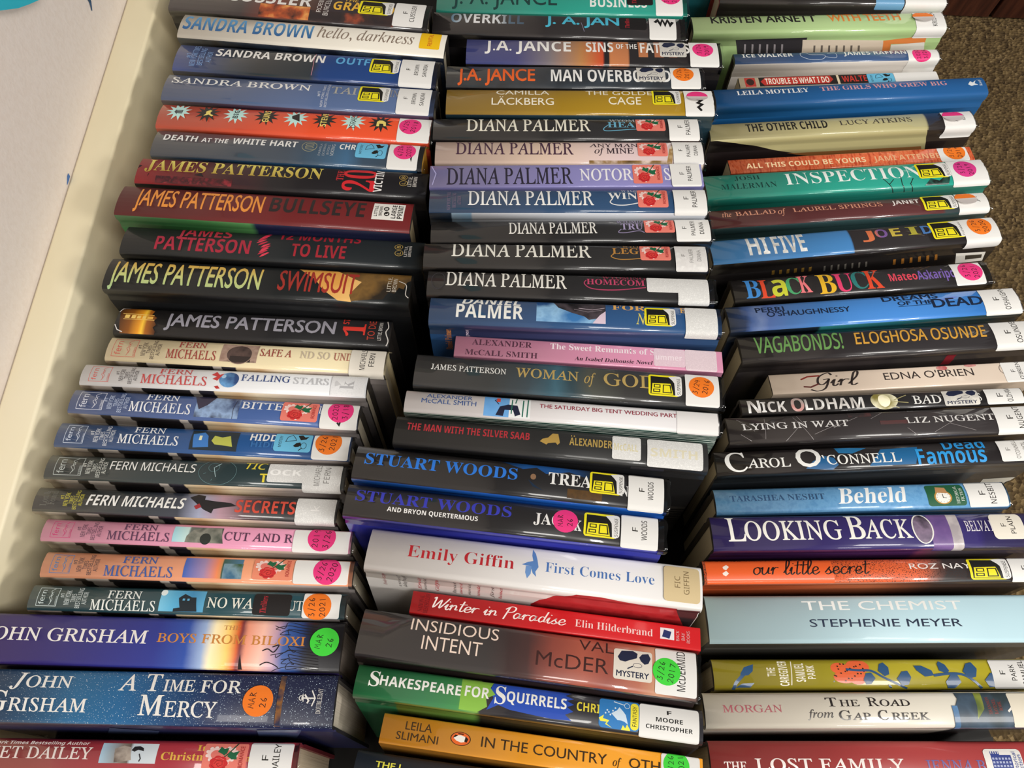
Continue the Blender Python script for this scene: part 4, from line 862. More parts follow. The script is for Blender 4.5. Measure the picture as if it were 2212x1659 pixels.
 ('hardcover_book','black book with narrow red capitals and a small gold car outline','library books in the middle column',(-89.4,134,20,-2.04,9),(214.8,22.2,160.5),'#292929','#1b1b1c','#8a7440','#d9cfb8',[
  ('t','THE MAN WITH THE SILVER SAAB','SN','#b2323a',8.3,93,0.5,0.77),
  ('p','#b0904a',[(100.2,0.5),(102,0.6),(105.7,0.66),(108.7,0.84),(112.5,0.84),(113.9,0.5),(112.4,0.42),(111,0.5),(106,0.46),(104.8,0.4)]),
  ('t','ALEXANDER','SN','#b09450',120.4,149.6,0.46,0.74),('e','#b09450',121.2,122.1,0.78,0.84),('e','#b09450',123.1,124,0.78,0.84),
  ('N',149.7,169.2,0.12,0.96,'McCALL','n|#e4e4e2|#d2d2d0|#e6e6e4|800','#d4cca8'),('N',173.6,211.3,-0.03,0.95,'SMITH','n|#e4e4e2|#d2d2d0|#e6e6e4|800','#d8d2b8'),
  ('b','#343234',163.1,185.7,-0.3,-0.1,0),('p','#34322f',[(199.2,-3.12),(214.3,-3.07),(214.3,-5.49),(207.5,-5.67)]),
  ('p','#141313',[(201.3,-3.36),(214.3,-3.29),(214.3,-3.38),(201.7,-3.45)]),('p','#141313',[(202.3,-3.58),(214.3,-3.51),(214.3,-3.6),(202.7,-3.67)]),
  ('p','#141313',[(203.3,-3.81),(214.3,-3.73),(214.3,-3.82),(203.6,-3.9)]),('p','#141313',[(204.2,-4.03),(214.3,-3.96),(214.3,-4.05),(204.6,-4.13)]),
  ('p','#141313',[(205.2,-4.26),(214.3,-4.19),(214.3,-4.28),(205.6,-4.36)]),('p','#141313',[(206.2,-4.5),(214.3,-4.42),(214.3,-4.51),(206.7,-4.59)]),
  ('p','#141313',[(207.3,-4.73),(214.3,-4.66),(214.3,-4.75),(207.7,-4.83)]),]),
 ('hardcover_book','black book with bright blue serif name and a blue front cover strip','library books in the middle column',(-114.5,108.7,19.5,-3.09,9.5),(211.9,25.2,159.5),'#1e1c1d','#1956ae','#2a2624','#d9cfb8',[
  ('p','u|0:#14283c|.3:#1a5090|.7:#1c4f90|1:#1c2c40',[(97.9,1),(159.6,1),(159.1,0.7),(145.7,0.86),(130.2,0.72),(123.5,0.9),(114.3,0.8)]),
  ('p','#16283e',[(118.2,0.5),(124.9,0.3),(129.8,0.2),(121.8,0.3)]),('e','#8a6a50',119.8,123.6,0.5,0.68),('b','n|#1e1c1d|#5a4020|#2a2418|60',145.3,168.5,0.08,0.34,0),
  ('t','STUART WOODS','R','#2f78d8',7,111,0.44,0.79),('t','TREA','R','#e6e6e4',132,161.1,0.43,0.79),('t','N','R','#d8d8d6',180.6,185.8,0.3,0.6),
  ('s','sus',159.8,182.9,0.3,0.97),('L',185.8,209.6,-0.1,1,['F','WOODS'],'#e4e3e0','#26221f',1.5),]),
 ('hardcover_book','black book with indigo serif name, white byline and a pink dot','library books in the middle column',(-117.4,83.7,18,-3.21,10),(212.6,23.5,158.3),'#222021','#2e339e','#2a2624','#d9cfb8',[
  ('t','STUART WOODS','R','#3b3fb4',6.5,111.3,0.48,0.83),('t','AND BRYON QUERTERMOUS','SN','#e8e6e4',28.9,89.7,0.25,0.39),('t','JAC','R','#e8e6e4',126.4,144.6,0.38,0.72),
  ('t','K','R','#e8e6e4',153.3,158.2,0.3,0.62),('D','#e8357f',147.3,0.57,16.7,['MAR','26']),('s','sus',159.6,183.2,0.18,0.93),
  ('L',184.2,208.6,-0.04,1,['F','WOODS'],'#e4e3e0','#26221f',1.5),]),
 ('hardcover_book','thick white book with red and blue lettering, a blue bird and tan label','library books in the middle column',(-100.2,51.2,12,-3.53,15),(220.9,29,151.7),'#e3e0de','#dcd8d4','#d8d4d0','#d9cfb8',[
  ('t','Emily Giffin','RT','#b3242c',26.6,97.7,0.38,0.67),('t','First Comes Love','RT','#4a74b4',118.2,189.7,0.41,0.65),
  ('p','#5a84be',[(102.6,0.52),(106.4,0.6),(109.9,0.64),(108.9,0.78),(109,0.96),(111.2,0.84),(112.6,0.68),(113.7,0.5),(111.9,0.38),(112.8,0.26),(110.2,0.34),(108.5,0.5)]),
  ('p','#6a92c8',[(105.4,0.5),(109.1,0.5),(109,0.32),(106.9,0.2),(105.3,0.34)]),
  ('p','n|#a82228|#b52c30|#98181e|60',[(111.4,-0.98),(116.8,-0.63),(126.9,-0.32),(139.8,-0.04),(156.1,-0.03),(180.7,-0.14),(205,-0.12),(220.4,-0.9),(220.4,-1.72),(220.4,-3.45),(170,-3.7),(113.9,-1.81)]),
  ('p','#2a2426',[(204.6,-0.18),(220.4,-0.11),(220.4,-3.45),(220.4,-3.17),(215.5,-1.15)]),('L',195.8,219.3,0.08,0.94,['FIC','GIFFIN'],'#d4bf94','#8a7654',2.5),
  ('r','Emily Giffin','RI','#8a3038',11.1,13.3,-0.85,-0.15),('r','a novel of','RI','#6a6462',21.1,23.3,-0.85,-0.15),
  ('r','delightful','RI','#6a6462',24.9,27.1,-0.85,-0.15),('r','Emily','RI','#b04048',34.9,37.1,-0.85,-0.15),('r','wonder','RI','#6a6462',38.7,40.8,-0.85,-0.15),
  ('r','Giffin','RI','#b04048',46.8,49,-0.85,-0.15),('r','heart','RI','#6a6462',58.6,60.8,-0.85,-0.15),('r','sweet','RI','#b04048',63,65.1,-0.85,-0.15),
  ('r','moving','RI','#6a6462',68.6,70.7,-0.85,-0.15),('r','tender','RI','#b04048',74.8,76.9,-0.85,-0.15),('r','first','RI','#6a6462',84.1,86.2,-0.85,-0.15),
  ('r','honest','RI','#b04048',89.7,91.8,-0.85,-0.15),]),
 ('paperback_book','slim bright red paperback with white script lettering, sunk between white and charcoal books','library books in the middle column',(-69.9,26.3,-6.8,-3.98,15),(193,15.2,135.9),'#c4181e','#8a1216','#2a2624','#d9cfb8',[
  ('r','NATIONAL','R','#6a1014',5.2,8.1,0.1,0.85),('r','BESTSELLER','R','#6a1014',8.9,11.8,0.05,0.95),('t','Winter in Paradise','C','#f0e4e0',14.4,104.4,0.32,0.82),
  ('t','Elin Hilderbrand','RT','#f0d8d4',110.1,161.6,0.34,0.66),('b','#e8e8ea',166.5,175.7,0.3,0.8,0),('p','#2a3468',[(167.7,0.4),(172.6,0.34),(173.9,0.66),(169,0.72)]),
  ('r','BACK','SR','#e0b0b0',176.9,179,0.3,0.75),('r','BAY','SR','#e0b0b0',180.5,182.7,0.35,0.68),('r','BOOKS','SR','#e0b0b0',183.9,186,0.25,0.78),]),
 ('hardcover_book','charcoal to rust book with thin peach capitals, crisp mystery sticker and green dot','library books in the middle column',(-101.1,-2.3,2.5,-3.99,15),(219.6,31.2,141.2),'u|0:#393637|.38:#322e2f|.5:#4a3230|.58:#8a463a|.66:#a05240|.74:#8e4436|.82:#a8604a|.88:#c08e70|.93:#9a7060|1:#4a4242|~.02','#2a2022','#2a2624','#d9cfb8',[
  ('t','INSIDIOUS','BL','#ecd6c6',32.6,90.3,0.67,0.93),('t','INTENT','BL','#ecd6c6',41.6,80.6,0.29,0.58),('t','VAL','BL','#3e2220',142.8,165.4,0.72,0.95),
  ('t','McDER','BL','#3e2220',115.8,162.4,0.28,0.58),('s','mystc',165.5,190.2,0.22,0.86),('L',192.3,218.6,0.03,1,['','McDERMID'],'#e4e3e0','#26221f',1.5),
  ('D','#3fd43c',199.4,0.5,17.7,['3/26','2017']),]),
 ('hardcover_book','green, blue and black book with white slab capitals and a horizontal white label','library books in the middle column',(-100.5,-26.6,-3.8,-3.96,15),(222.8,20.6,137.6),'u|0:#2a7a4a|.2:#33905a|.3:#3f9a55|.36:#86b848|.365:#26242a|1:#222026','u|0:#2a7048|.12:#2c7a4c|.125:#6a7a30|.35:#6aa048|.37:#2a2820|.7:#5a4a20|1:#222024','#2a2624','#d9cfb8',[
  
  ('p','#2a4fb4',[(88.7,1),(139.2,1),(135.2,0.88),(140.7,0.8),(136,0.72),(140.9,0.62),(136.4,0.52),(140.7,0.4),(135.6,0.28),(139.9,0.12),(127.1,0.1),(115.2,0.14),(100.4,0.2),(93,0.3),(85.8,0.1),(89.5,0.5),(86.5,0.7)]),
  ('p','#86b848',[(68.1,1),(88.7,1),(86.8,0.8),(90.4,0.6),(84.8,0.45),(86.1,0.2),(80.2,0.0),(68.4,0.0)]),('t','S','R','#eeeee8',8.7,15.4,0.36,0.84),
  ('t','HAKESPEARE','S','#eeeee8',15.8,68.3,0.42,0.74),('t','FOR','S','#eeeee8',70.9,86.5,0.44,0.78),('t','S','R','#eeeee8',90.3,97.2,0.34,0.9),
  ('t','QUIRRELS','S','#eeeee8',97.8,136.2,0.44,0.78),('t','CHRI','S','#e0d044',142.7,157.5,0.46,0.74),('s','fan',157,182.6,0.06,0.98),
  ('M',182.6,220.3,-0.12,0.98,['F','MOORE','CHRISTOPHER']),]),
 ('paperback_book','orange yellow paperback with dark brown capitals and an oval bird emblem','library books in the middle column',(-82.5,-53.6,-16.8,-4.28,15),(206.9,18.1,124.8),'#e69a24','#b0762a','#2a2624','#c0a888',[
  ('t','LEILA','B','#3e2c18',15.2,32.5,0.55,0.83),('t','SLIMANI','B','#3e2c18',10.2,37.4,0.2,0.46),('e','#3a2416',45,58.2,0.27,0.73),('e','#e8692c',45.6,57.6,0.29,0.71),
  ('p','#f2ece4',[(47.1,0.5),(48.6,0.6),(51.5,0.62),(54.7,0.58),(55.8,0.5),(55.1,0.42),(52.2,0.38),(49.1,0.42)]),
  ('p','#2a1c14',[(46.5,0.5),(47.9,0.62),(49.8,0.6),(48.1,0.54)]),('p','#2a1c14',[(54.6,0.6),(56.6,0.52),(55.8,0.4),(54.2,0.42)]),
  ('l','#2a1c14',0.6,[(49.6,0.66),(53.2,0.66)]),('t','IN THE COUNTRY','B','#3e2c18',65.1,145.9,0.34,0.68),('t','of','RI','#3e2c18',149.8,155.1,0.34,0.62),
  ('t','OTH','B','#3e2c18',160.1,179.8,0.36,0.68),('L',180.4,205,-0.02,1,[],'#e4e3e0','#26221f',1.5),('D','#3fd43c',190.1,0.66,16.7,['3/26','2021']),]),
 ('hardcover_book','dark slate book at the near end of the middle column, mostly out of frame','library books in the middle column',(-98,-79.1,-20.2,-4.14,15),(221.9,21,120.4),'#2a3440','#20262c','#2a2624','#d9cfb8',[
  ('t','THE L','BB','#e0dc50',13.3,31.4,0.58,0.76),]),
 ('hardcover_book','teal book at the far end of the right column, only its front cover showing','library books in the right column',(130.8,602.7,2,3.75,4),(224.7,30.8,142.2),'#1d5a60','#1a5a62','#2a2624','#b0a48c',[
  ]),
 ('hardcover_book','black book in front of the teal one, with light blue sticker and white label','library books in the right column',(157.4,570.4,-1,2.35,4),(206.2,32.4,139.1),'#2b2725','u|0:#2a2624|.06:#2f2b28|.8:#2c2826|.86:#5a3a2c|1:#2a2624','#7a2a28','#b0a48c',[
  ('b','#6ca0c8',141.8,167.5,-0.2,0.9,1.5),('L',168.5,205.9,-0.35,1,[],'#e4e3e0','#26221f',1.5),]),
 ('hardcover_book','pale green book with black and orange hand cut capitals','library books in the right column',(133.2,535.1,-4.2,4.56,4.44),(228.7,22.3,136.4),'#b0cc90','#a8c688','#2a2624','#b0a48c',[
  ('t','KRISTEN ARNETT','BB','#22201f',17.2,112.2,0.47,0.93),('t','WITH TEETH','BB','#e0863a',123.6,188.5,0.46,0.96),
  ('L',201.2,228.4,-0.45,1.0,['AR','KRISTEN'],'#e4e3e0','#26221f',1.5),('H','#f07a1e',209.5,0.62,19.3),
  ('p','#2c2a2e',[(40.1,-0.37),(104.8,-0.3),(109.8,-1.57),(50.4,-1.63)]),('p','#cdbfae',[(101.6,-0.43),(176.1,-0.52),(185.8,-1.65),(108.5,-1.57)]),
  ('p','#d07a3c',[(176.3,-0.54),(214.7,-0.34),(215.6,-0.67),(184.6,-0.69),(190.3,-1.53),(183.7,-1.53)]),
  ('p','#d8d4cc',[(185.1,-0.73),(215,-0.63),(223.9,-1.57),(191.2,-1.53)]),('p','#8a8488',[(49,-0.58),(50.7,-0.58),(53.1,-1.02),(51.4,-1.02)]),
  ('p','#8a8488',[(55.9,-0.58),(57.6,-0.59),(60,-1.02),(58.3,-1.02)]),('p','#8a8488',[(62.7,-0.59),(64.4,-0.59),(66.9,-1.03),(65.2,-1.03)]),
  ('p','#8a8488',[(69.5,-0.6),(71.2,-0.6),(73.8,-1.04),(72.1,-1.04)]),('p','#8a8488',[(76.3,-0.6),(78,-0.61),(80.8,-1.04),(79,-1.04)]),
  ('p','#8a8488',[(83.2,-0.61),(84.9,-0.61),(87.7,-1.05),(86,-1.05)]),('p','#6a625c',[(113.5,-0.69),(115.2,-0.69),(117.6,-1.04),(115.9,-1.03)]),
  ('p','#6a625c',[(120.3,-0.69),(122.1,-0.69),(124.6,-1.04),(122.8,-1.04)]),('p','#6a625c',[(127.2,-0.7),(128.9,-0.7),(131.5,-1.05),(129.8,-1.05)]),
  ('p','#6a625c',[(134.1,-0.71),(135.8,-0.71),(138.5,-1.06),(136.7,-1.05)]),('p','#6a625c',[(141,-0.71),(142.7,-0.72),(145.4,-1.06),(143.7,-1.06)]),
  ('p','#6a625c',[(147.8,-0.72),(149.6,-0.72),(152.4,-1.07),(150.6,-1.07)]),('p','#6a625c',[(154.7,-0.73),(156.5,-0.73),(159.3,-1.08),(157.6,-1.08)]),]),
 ('hardcover_book','slim navy and white book with spaced white capitals and clasped hands drawing','library books in the right column',(171.6,510.8,-13.2,4.91,4.89),(185,13.3,128.1),'#3b5782','#d6d0ca','#2a2624','#b0a48c',[
  ('t','ICE WALKER','S','#e6e6e4',7.5,53.2,0.5,0.9),
  ('l','#c8d0dc',0.4,[(60.4,0.9),(60.2,0.5),(67.7,0.2),(78.6,0.2),(81.8,0.45),(79.7,0.6),(68.9,0.65),(65.4,0.9),(60.4,0.9)]),
  ('l','#c8d0dc',0.4,[(81.6,0.4),(91.4,0.3),(91.2,0.8),(84.3,0.75)]),('t','JAMES RAFFAN','S','#e6e6e4',98.8,155.5,0.5,0.9),
  ('L',156.5,184.7,-2.4,1.0,[],'#e4e3e0','#26221f',1.5),('D','#e8357f',168.9,0.45,16.7,['2020','3/26']),('p','#3a4a66',[(10.9,-2.6),(14.5,-2.4),(10.7,-1.6),(7.4,-1.4)]),]),
 ('paperback_book','slim low paperback with white words on a red banner, pressed behind a blue book','library books in the right column',(174.9,484.8,-13.8,5.62,5.33),(177.7,11.8,127.7),'#dcccae','#b8a888','#2a2624','#b0a48c',[
  ('b','#b03a32',4.9,14.4,0.0,0.95,0),('e','#3a2420',6.2,13.2,0.15,0.85),('b','#26201e',17.7,115.4,0.0,0.97,0),
  ('p','#b8342c',[(19,0.5),(21.8,0.1),(79.5,0.1),(83.9,0.5),(81.7,0.92),(23.7,0.92)]),('t','TROUBLE IS WHAT I DO','SN','#eee4d4',23.1,80.2,0.2,0.82),
  ('b','#dcccae',87.2,89.3,0.0,0.97,0),('t','WALTE','SN','#c83a30',91.8,113.8,0.2,0.82),('s','mys',114.4,138.5,-0.1,1.0),
  ('L',138.6,177.4,-0.02,1,[],'#e4e3e0','#26221f',1.5),('t','MOSLEY','S','#3a3634',148.4,165,0.3,0.6),]),
 ('hardcover_book','tall blue book with white and pink serif capitals and no stickers','library books in the right column',(150.8,455.2,-5.2,6.57,5.78),(237.6,21.5,135.3),'#1e5b96','#1c5a92','#2a2624','#b0a48c',[
  ('t','LEILA MOTTLEY','R','#e8e8e8',19.6,82.5,0.5,0.78),('t','THE GIRLS WHO GREW BIG','R','#d69aa4',92.8,204.2,0.53,0.8),
  ('p','#e0e4e8',[(221.9,0.5),(225,0.7),(226.7,0.6),(230.3,0.75),(228,0.55),(230.5,0.45),(227.3,0.45),(224.4,0.4)]),('r','Knopf','R','#c8d0d8',231.6,234.1,0.4,0.8),]),
 ('hardcover_book','sand coloured book with black sweep below, black lettering and white end label','library books in the right column',(146.3,424.2,-11.2,6.84,6.22),(230.6,20,129.3),'u|0:#bab284|.8:#b6ae7e|.815:#b0a878|.818:#2f2a2a|1:#2c2828|~.004','#231d1d','#2a2624','#b0a48c',[
  ('p','#b4ac7c',[(1.4,0),(187.4,0),(200.3,-1.7),(125.8,-1.6),(62.2,-0.8),(22.3,-0.2)]),('p','#9a6a3c',[(71.7,-1.0),(191.3,-1.0),(199,-1.7),(125.8,-1.6)]),
  ('t','THE OTHER CHILD','SN','#23201c',32,102.4,0.32,0.82),('t','LUCY ATKINS','RR','#48423a',113,176.1,0.43,0.72),
  ('L',203.2,230.3,-0.6,1.0,['ATK','LU'],'#e4e3e0','#26221f',1.5),('H','#e8357f',212.5,0.62,18.6),]),
 ('paperback_book','orange paperback with streaked cover, cream capitals and an orange dot','library books in the right column',(163.4,395.7,-17.2,7.07,6.67),(210,15.4,123.8),'s|#d8582f|#e8764a|#c24826|70','#7a3424','#2a2624','#b0a48c',[
  ('t','ALL THIS COULD BE YOURS','S','#f0d0a4',14.4,117.3,0.27,0.63),('t','JAMI ATTENBE','S','#e8b084',124.1,181.6,0.27,0.64),
  ('L',181,206,-0.02,1,[],'#e4e3e0','#26221f',1.5),('D','#f07a1e',195.1,0.66,18.4,['3/26','2019']),]),
 ('hardcover_book','sea green book with large white serif capitals and bare black branches','library books in the right column',(140.4,361.6,-7,7.36,7.11),(236,26.6,132.7),'u|0:#2c8c7c|.4:#2aa08c|1:#2aa490','#1f7a6c','#2a2624','#b0a48c',[
  ('t','JOSH','RT','#123a34',25.3,46.7,0.66,0.86),('t','MALERMAN','RT','#123a34',12.5,58.8,0.3,0.51),('t','INSPECTION','RT','#eaf0ec',67,180.2,0.34,0.84),
  ('l','#1a2a26',0.7,[(156.1,-0.2),(151.6,0.12),(147.3,0.36)]),('l','#1a2a26',0.7,[(165.4,-0.2),(162.2,0.1),(162.5,0.4)]),
  ('l','#1a2a26',0.7,[(172.5,-0.2),(169.2,0.1),(172.5,0.3)]),('l','#1a2a26',0.6,[(151.6,0.12),(156.2,0.3)]),
  ('p','n|#1c2e2a|#24564c|#14201c|110',[(180.8,0.0),(186.9,0.25),(193.8,0.15),(202.3,0.4),(209.4,0.9),(200.9,0.0)]),('s','sus',177.8,205.3,0.26,0.92),
  ('L',205.2,235.7,-0.12,1,[],'#e4e3e0','#26221f',1.5),('D','#d83a8a',218.1,0.57,18.7,['3/26','2019']),]),
 ('hardcover_book','maroon book with fine salmon capitals, suspense sticker and curled orange dot','library books in the right column',(142.8,335.2,-8.2,7.71,7.56),(230.2,19.4,132.3),'u|0:#5b2c2d|.83:#5b2c2d|.84:#3a4446|1:#2f3a3c','#2c4446','#2a2624','#b0a48c',[
  ('t','the','RI','#d6977c',10.5,18.1,0.5,0.78),('t','BALLAD','RR','#d6977c',21.6,54.5,0.52,0.78),('t','of','RI','#d6977c',56.3,63.2,0.46,0.8),
  ('t','LAUREL SPRINGS','RR','#d6977c',69,142.8,0.52,0.77),('t','JANET','S','#e8e0dc',151.1,173.6,0.56,0.8),('s','sus',176.1,204,0.12,0.97),
  ('L',204.5,229.6,-0.2,1.0,['BE','JA'],'#e4e3e0','#26221f',1.5),('H','#f07a1e',212.3,0.62,17.7),]),
 ('hardcover_book','half blue and half black book with stained white capitals and multicoloured letters','library books in the right column',(143,301.6,-7.5,8.77,8),(234.4,24.6,132.4),'u|0:#4c8dca|.483:#4686c4|.488:#2c2829|1:#292526','#1c1919','#2a2624','#b0a48c',[
  ('t','HI','SN','n|#eeeeec|#d0d0cc|#b8b6b2|200',30,46.6,0.2,0.98),('t','FIVE','SN','n|#eeeeec|#d0d0cc|#b8b6b2|200',50.2,76.6,0.18,0.95),
  ('t','J','S','#d8744a',123,132.9,0.44,0.82),('t','O','S','u|0:#d8744a|.4:#7a5a9a|1:#7a5a9a',134.6,144.5,0.46,0.84),('t','E','S','#c8b44a',147.2,155.6,0.46,0.84),
  ('t','I','R','#b0a83e',160.6,170.9,0.46,0.84),('t','D','S','#4a78b4',172.8,181.6,0.46,0.84),('s','sus',179.9,208.2,0.2,0.97),
  ('L',205.5,234.1,-0.34,1,[],'#e4e3e0','#26221f',1.5),('D','#f07a1e',220.1,0.62,19,['3/26','2020']),
  ('p','#d8d4cc',[(203.1,-0.54),(228.4,-0.58),(232,-1.07),(209.5,-1.1)]),('p','#3a3630',[(212.8,-0.69),(226.9,-0.7),(229,-0.9),(215.6,-0.93)]),
  ('p','#6a5020',[(50.9,-0.6),(53.1,-0.59),(54.5,-0.82),(52.3,-0.83)]),('p','#6a5020',[(57,-0.6),(59.2,-0.59),(60.6,-0.82),(58.4,-0.83)]),
  ('p','#6a5020',[(63.1,-0.6),(65.3,-0.58),(66.7,-0.82),(64.5,-0.83)]),('p','#6a5020',[(69.2,-0.59),(71.4,-0.58),(72.9,-0.81),(70.7,-0.83)]),
  ('p','#6a5020',[(75.3,-0.59),(77.4,-0.58),(79,-0.81),(76.8,-0.82)]),('p','#6a5020',[(81.3,-0.59),(83.5,-0.57),(85.1,-0.81),(82.9,-0.82)]),
  ('p','#5a5650',[(93.6,-0.59),(95,-0.58),(97.2,-0.86),(95.8,-0.88)]),('p','#5a5650',[(99.3,-0.59),(100.7,-0.57),(103,-0.86),(101.6,-0.88)]),
  ('p','#5a5650',[(105,-0.58),(106.4,-0.57),(108.7,-0.85),(107.3,-0.87)]),('p','#5a5650',[(110.7,-0.58),(112.1,-0.56),(114.5,-0.85),(113.1,-0.87)]),
  ('p','#5a5650',[(116.4,-0.57),(117.8,-0.56),(120.2,-0.84),(118.9,-0.86)]),('p','#5a5650',[(122.1,-0.57),(123.5,-0.55),(126,-0.84),(124.6,-0.86)]),
  ('p','#5a5650',[(127.8,-0.56),(129.2,-0.55),(131.8,-0.83),(130.4,-0.85)]),('p','#8a5a24',[(151,-0.57),(153.1,-0.56),(155.9,-0.85),(153.8,-0.86)]),
  ('p','#8a5a24',[(157.8,-0.56),(159.9,-0.55),(162.8,-0.83),(160.6,-0.85)]),('p','#8a5a24',[(164.6,-0.55),(166.7,-0.54),(169.7,-0.82),(167.5,-0.84)]),
  ('p','#8a5a24',[(171.4,-0.54),(173.5,-0.52),(176.6,-0.81),(174.4,-0.82)]),('p','#8a5a24',[(178.2,-0.53),(180.3,-0.51),(183.4,-0.8),(181.2,-0.81)]),
  ('p','#8a5a24',[(185,-0.51),(187.1,-0.5),(190.3,-0.79),(188.1,-0.8)]),]),
 ('hardcover_book','black book with jumbled cut out letters in many bright colours','library books in the right column',(160.2,272.1,-13.5,7.93,8.09),(206.9,22.8,126.6),'#2a2728','#1b1919','#2a2624','#b0a48c',[
  ('t','B','R','#3f86cc',9.5,21.4,0.1,0.9),('t','L','R','#dc4a2c',21.1,33,0.06,0.86),('t','a','S','#c8cc3a',30.7,42.6,0.1,1.04),('t','C','R','#4aa06a',42.5,54,0.14,0.86),
  ('t','K','R','#e87a80',52.8,62.5,0.16,0.92),('t','B','R','#e4b42c',68.1,81.9,0.06,0.92),('t','U','R','#e0406e',81.6,96.2,0.1,0.9),
  ('t','C','R','#2f7a78',95.3,108,0.16,0.92),('t','K','R','#dc4a2c',106.5,120,0.12,0.96),('t','Mateo','S','#e04a5e',125.6,148.1,0.36,0.7),
  ('t','Askaripo','S','#7a60b0',148.5,178.7,0.34,0.74),('L',177.6,201.7,-0.02,1,['','ASK'],'#e4e3e0','#26221f',1.5),('D','#e8357f',191.7,0.57,19.1,['3/26','2021']),]),
 ('hardcover_book','sky blue book with thin dark capitals, cloudy dark left end','library books in the right column',(153.7,243.6,-7.8,7.54,8.18),(228.4,24.2,132.2),'u|0:#26344c|.04:#2e4470|.07:#5a7cc4|.1:#84a0dc|.14:#5a80cc|.2:#4a82cc|.4:#4a8edc|.8:#3f84d2|1:#2f6cba|~.03','u|0:#16243a|.3:#14222e|.31:#2a7a7c|.5:#206068|1:#122028','#2a2624','#b0a48c',[
  ('t','PERRI','BB','#16243e',22.5,44.7,0.64,0.85),('t',"O'SHAUGHNESSY",'BB','#16243e',30.4,95.3,0.44,0.64),('t','DREAMS','BB','#16243e',122.8,166.5,0.74,0.96),
  ('t','OF THE','BB','#16243e',133.4,160.4,0.53,0.69),('l','#16243e',0.4,[(133.1,0.48),(158.8,0.5)]),('t','DEAD','BB','#16243e',160.1,199.3,0.36,0.7),
  ('L',199.4,228.1,-0.08,1,['F',"O'SHAUGHN"],'#e4e3e0','#26221f',1.5),]),
 ('hardcover_book','near black book with hand drawn green and amber capitals','library books in the right column',(160.9,218.1,-6,6.88,8.27),(230.1,23.6,134),'#2d292b','n|#3a3634|#2a2628|#4a4240|10','#2a2624','#b0a48c',[
  ('t','VAGABONDS!','SIN','#6a9a55',12.4,79.1,0.28,0.93),('t','ELOGHOSA OSUNDE','SIN','#d6a040',87.9,189.8,0.4,0.88),
  ('L',194.3,223.4,-0.2,1.0,['F','OSUNDE'],'#e4e3e0','#26221f',1.5),('b','#7a1f28',159.9,167.1,-0.9,-0.3,0),]),
 ('paperback_book','cream paperback with sketchy black lettering and dark red smears','library books in the right column',(184.1,196.5,-13,6.45,8.36),(199,17.1,127.9),'#e2d0be','#cdbba8','#2a2624','#b0a48c',[
  ('t','Girl','C','#2f2624',28.5,68.7,0.27,0.92),('l','#7a2a22',1.2,[(23.2,0.66),(29,0.8),(38.3,0.82)]),('l','#5a2a26',1.2,[(24.1,0.3),(29.5,0.26),(35.8,0.4)]),
  ('t',"EDNA O'BRIEN",'B','#3a3230',86.4,154.7,0.42,0.78),('e','n|#b03a40|#d89a94|#8a2028|80',128,136.5,0.76,1.0),('e','n|#b03a40|#d89a94|#8a2028|80',149.7,159,0.86,1.02),
  ('o','#6a605a',175,182.1,0.4,0.9,0.4),('L',177.2,197.4,-0.02,1,['F',"O'BRIEN"],'#e4e3e0','#26221f',1.5),]),
 ('hardcover_book','thin black book with cracked white block capitals and a yellow flash','library books in the right column',(159,177.4,-8,5.76,8.45),(209.9,13.7,133.4),'#232122','#171516','#2a2624','#2a2828',[
  ('e','n|#c8c088|#f0eccc|#8a8040|40',96,116,-0.05,1.05),('e','n|#f0ecc0|#d8d090|#fff8d8|40',101.5,110.4,0.1,0.9),('l','#a8a070',0.6,[(113.2,0.5),(123.4,0.8)]),
  ('l','#a8a070',0.6,[(112.8,0.4),(123.4,0.3)]),('l','#a8a070',0.5,[(110.3,0.2),(116.3,0.0)]),('t','N','S','n|#ececea|#c8c4c0|#a8a49e|120',4.9,14.1,0.06,0.86),
  ('t','ICK','S','n|#ececea|#c8c4c0|#a8a49e|120',14.7,33.2,0.08,0.74),('t','O','S','n|#ececea|#c88a84|#a8a49e|60',36.8,46.4,0.06,0.9),
  ('t','LDHAM','S','n|#ececea|#c8c4c0|#a8a49e|120',47,90.6,0.1,0.8),('t','BAD','RR','#e4e4e0',127.2,147.9,0.2,0.72),('t','S','RR','#e4e4e0',175.2,178,0.25,0.7),
  ('s','mystw',150.1,176.4,0.0,1.0),('L',181.6,209.3,-0.02,1,['F','OLDHAM'],'#e4e3e0','#26221f',1.5),]),
 ('hardcover_book','grey black book covered in pale scratches with thin white capitals','library books in the right column',(147.8,153.5,-3.8,5.75,8.55),(227.2,21.9,136.5),'#383334','#2a2627','#2a2624','#b0a48c',[
  ('t','LYING IN WAIT','RR','#dedcda',10.5,88.1,0.46,0.7),('t','LIZ NUGENT','RR','#dedcda',129.7,194.5,0.46,0.69),
  ('L',195,222.9,-0.14,1.0,['F','NUGENT'],'#e4e3e0','#26221f',1.5),('l','#8a8484',0.3,[(28.1,0.9),(26.1,0.1)]),('l','#8a8484',0.3,[(53.7,0.6),(40.6,0.0)]),
  ('l','#8a8484',0.3,[(49.1,0.9),(60.6,0.0)]),('l','#8a8484',0.3,[(61.7,0.2),(80.5,0.55)]),('l','#8a8484',0.3,[(76.2,0.4),(103.2,0.95)]),
  ('l','#8a8484',0.3,[(52.1,0.95),(55.4,0.6)]),('l','#8a8484',0.3,[(129.5,0.3),(135.9,0.0)]),('l','#8a8484',0.3,[(148.4,0.1),(168.9,0.6)]),
  ('l','#8a8484',0.3,[(160.6,0.4),(178.6,0.1)]),('l','#8a8484',0.3,[(8.6,0.3),(15.9,0.05)]),('l','#8a8484',0.3,[(105,0.7),(115.1,0.95)]),
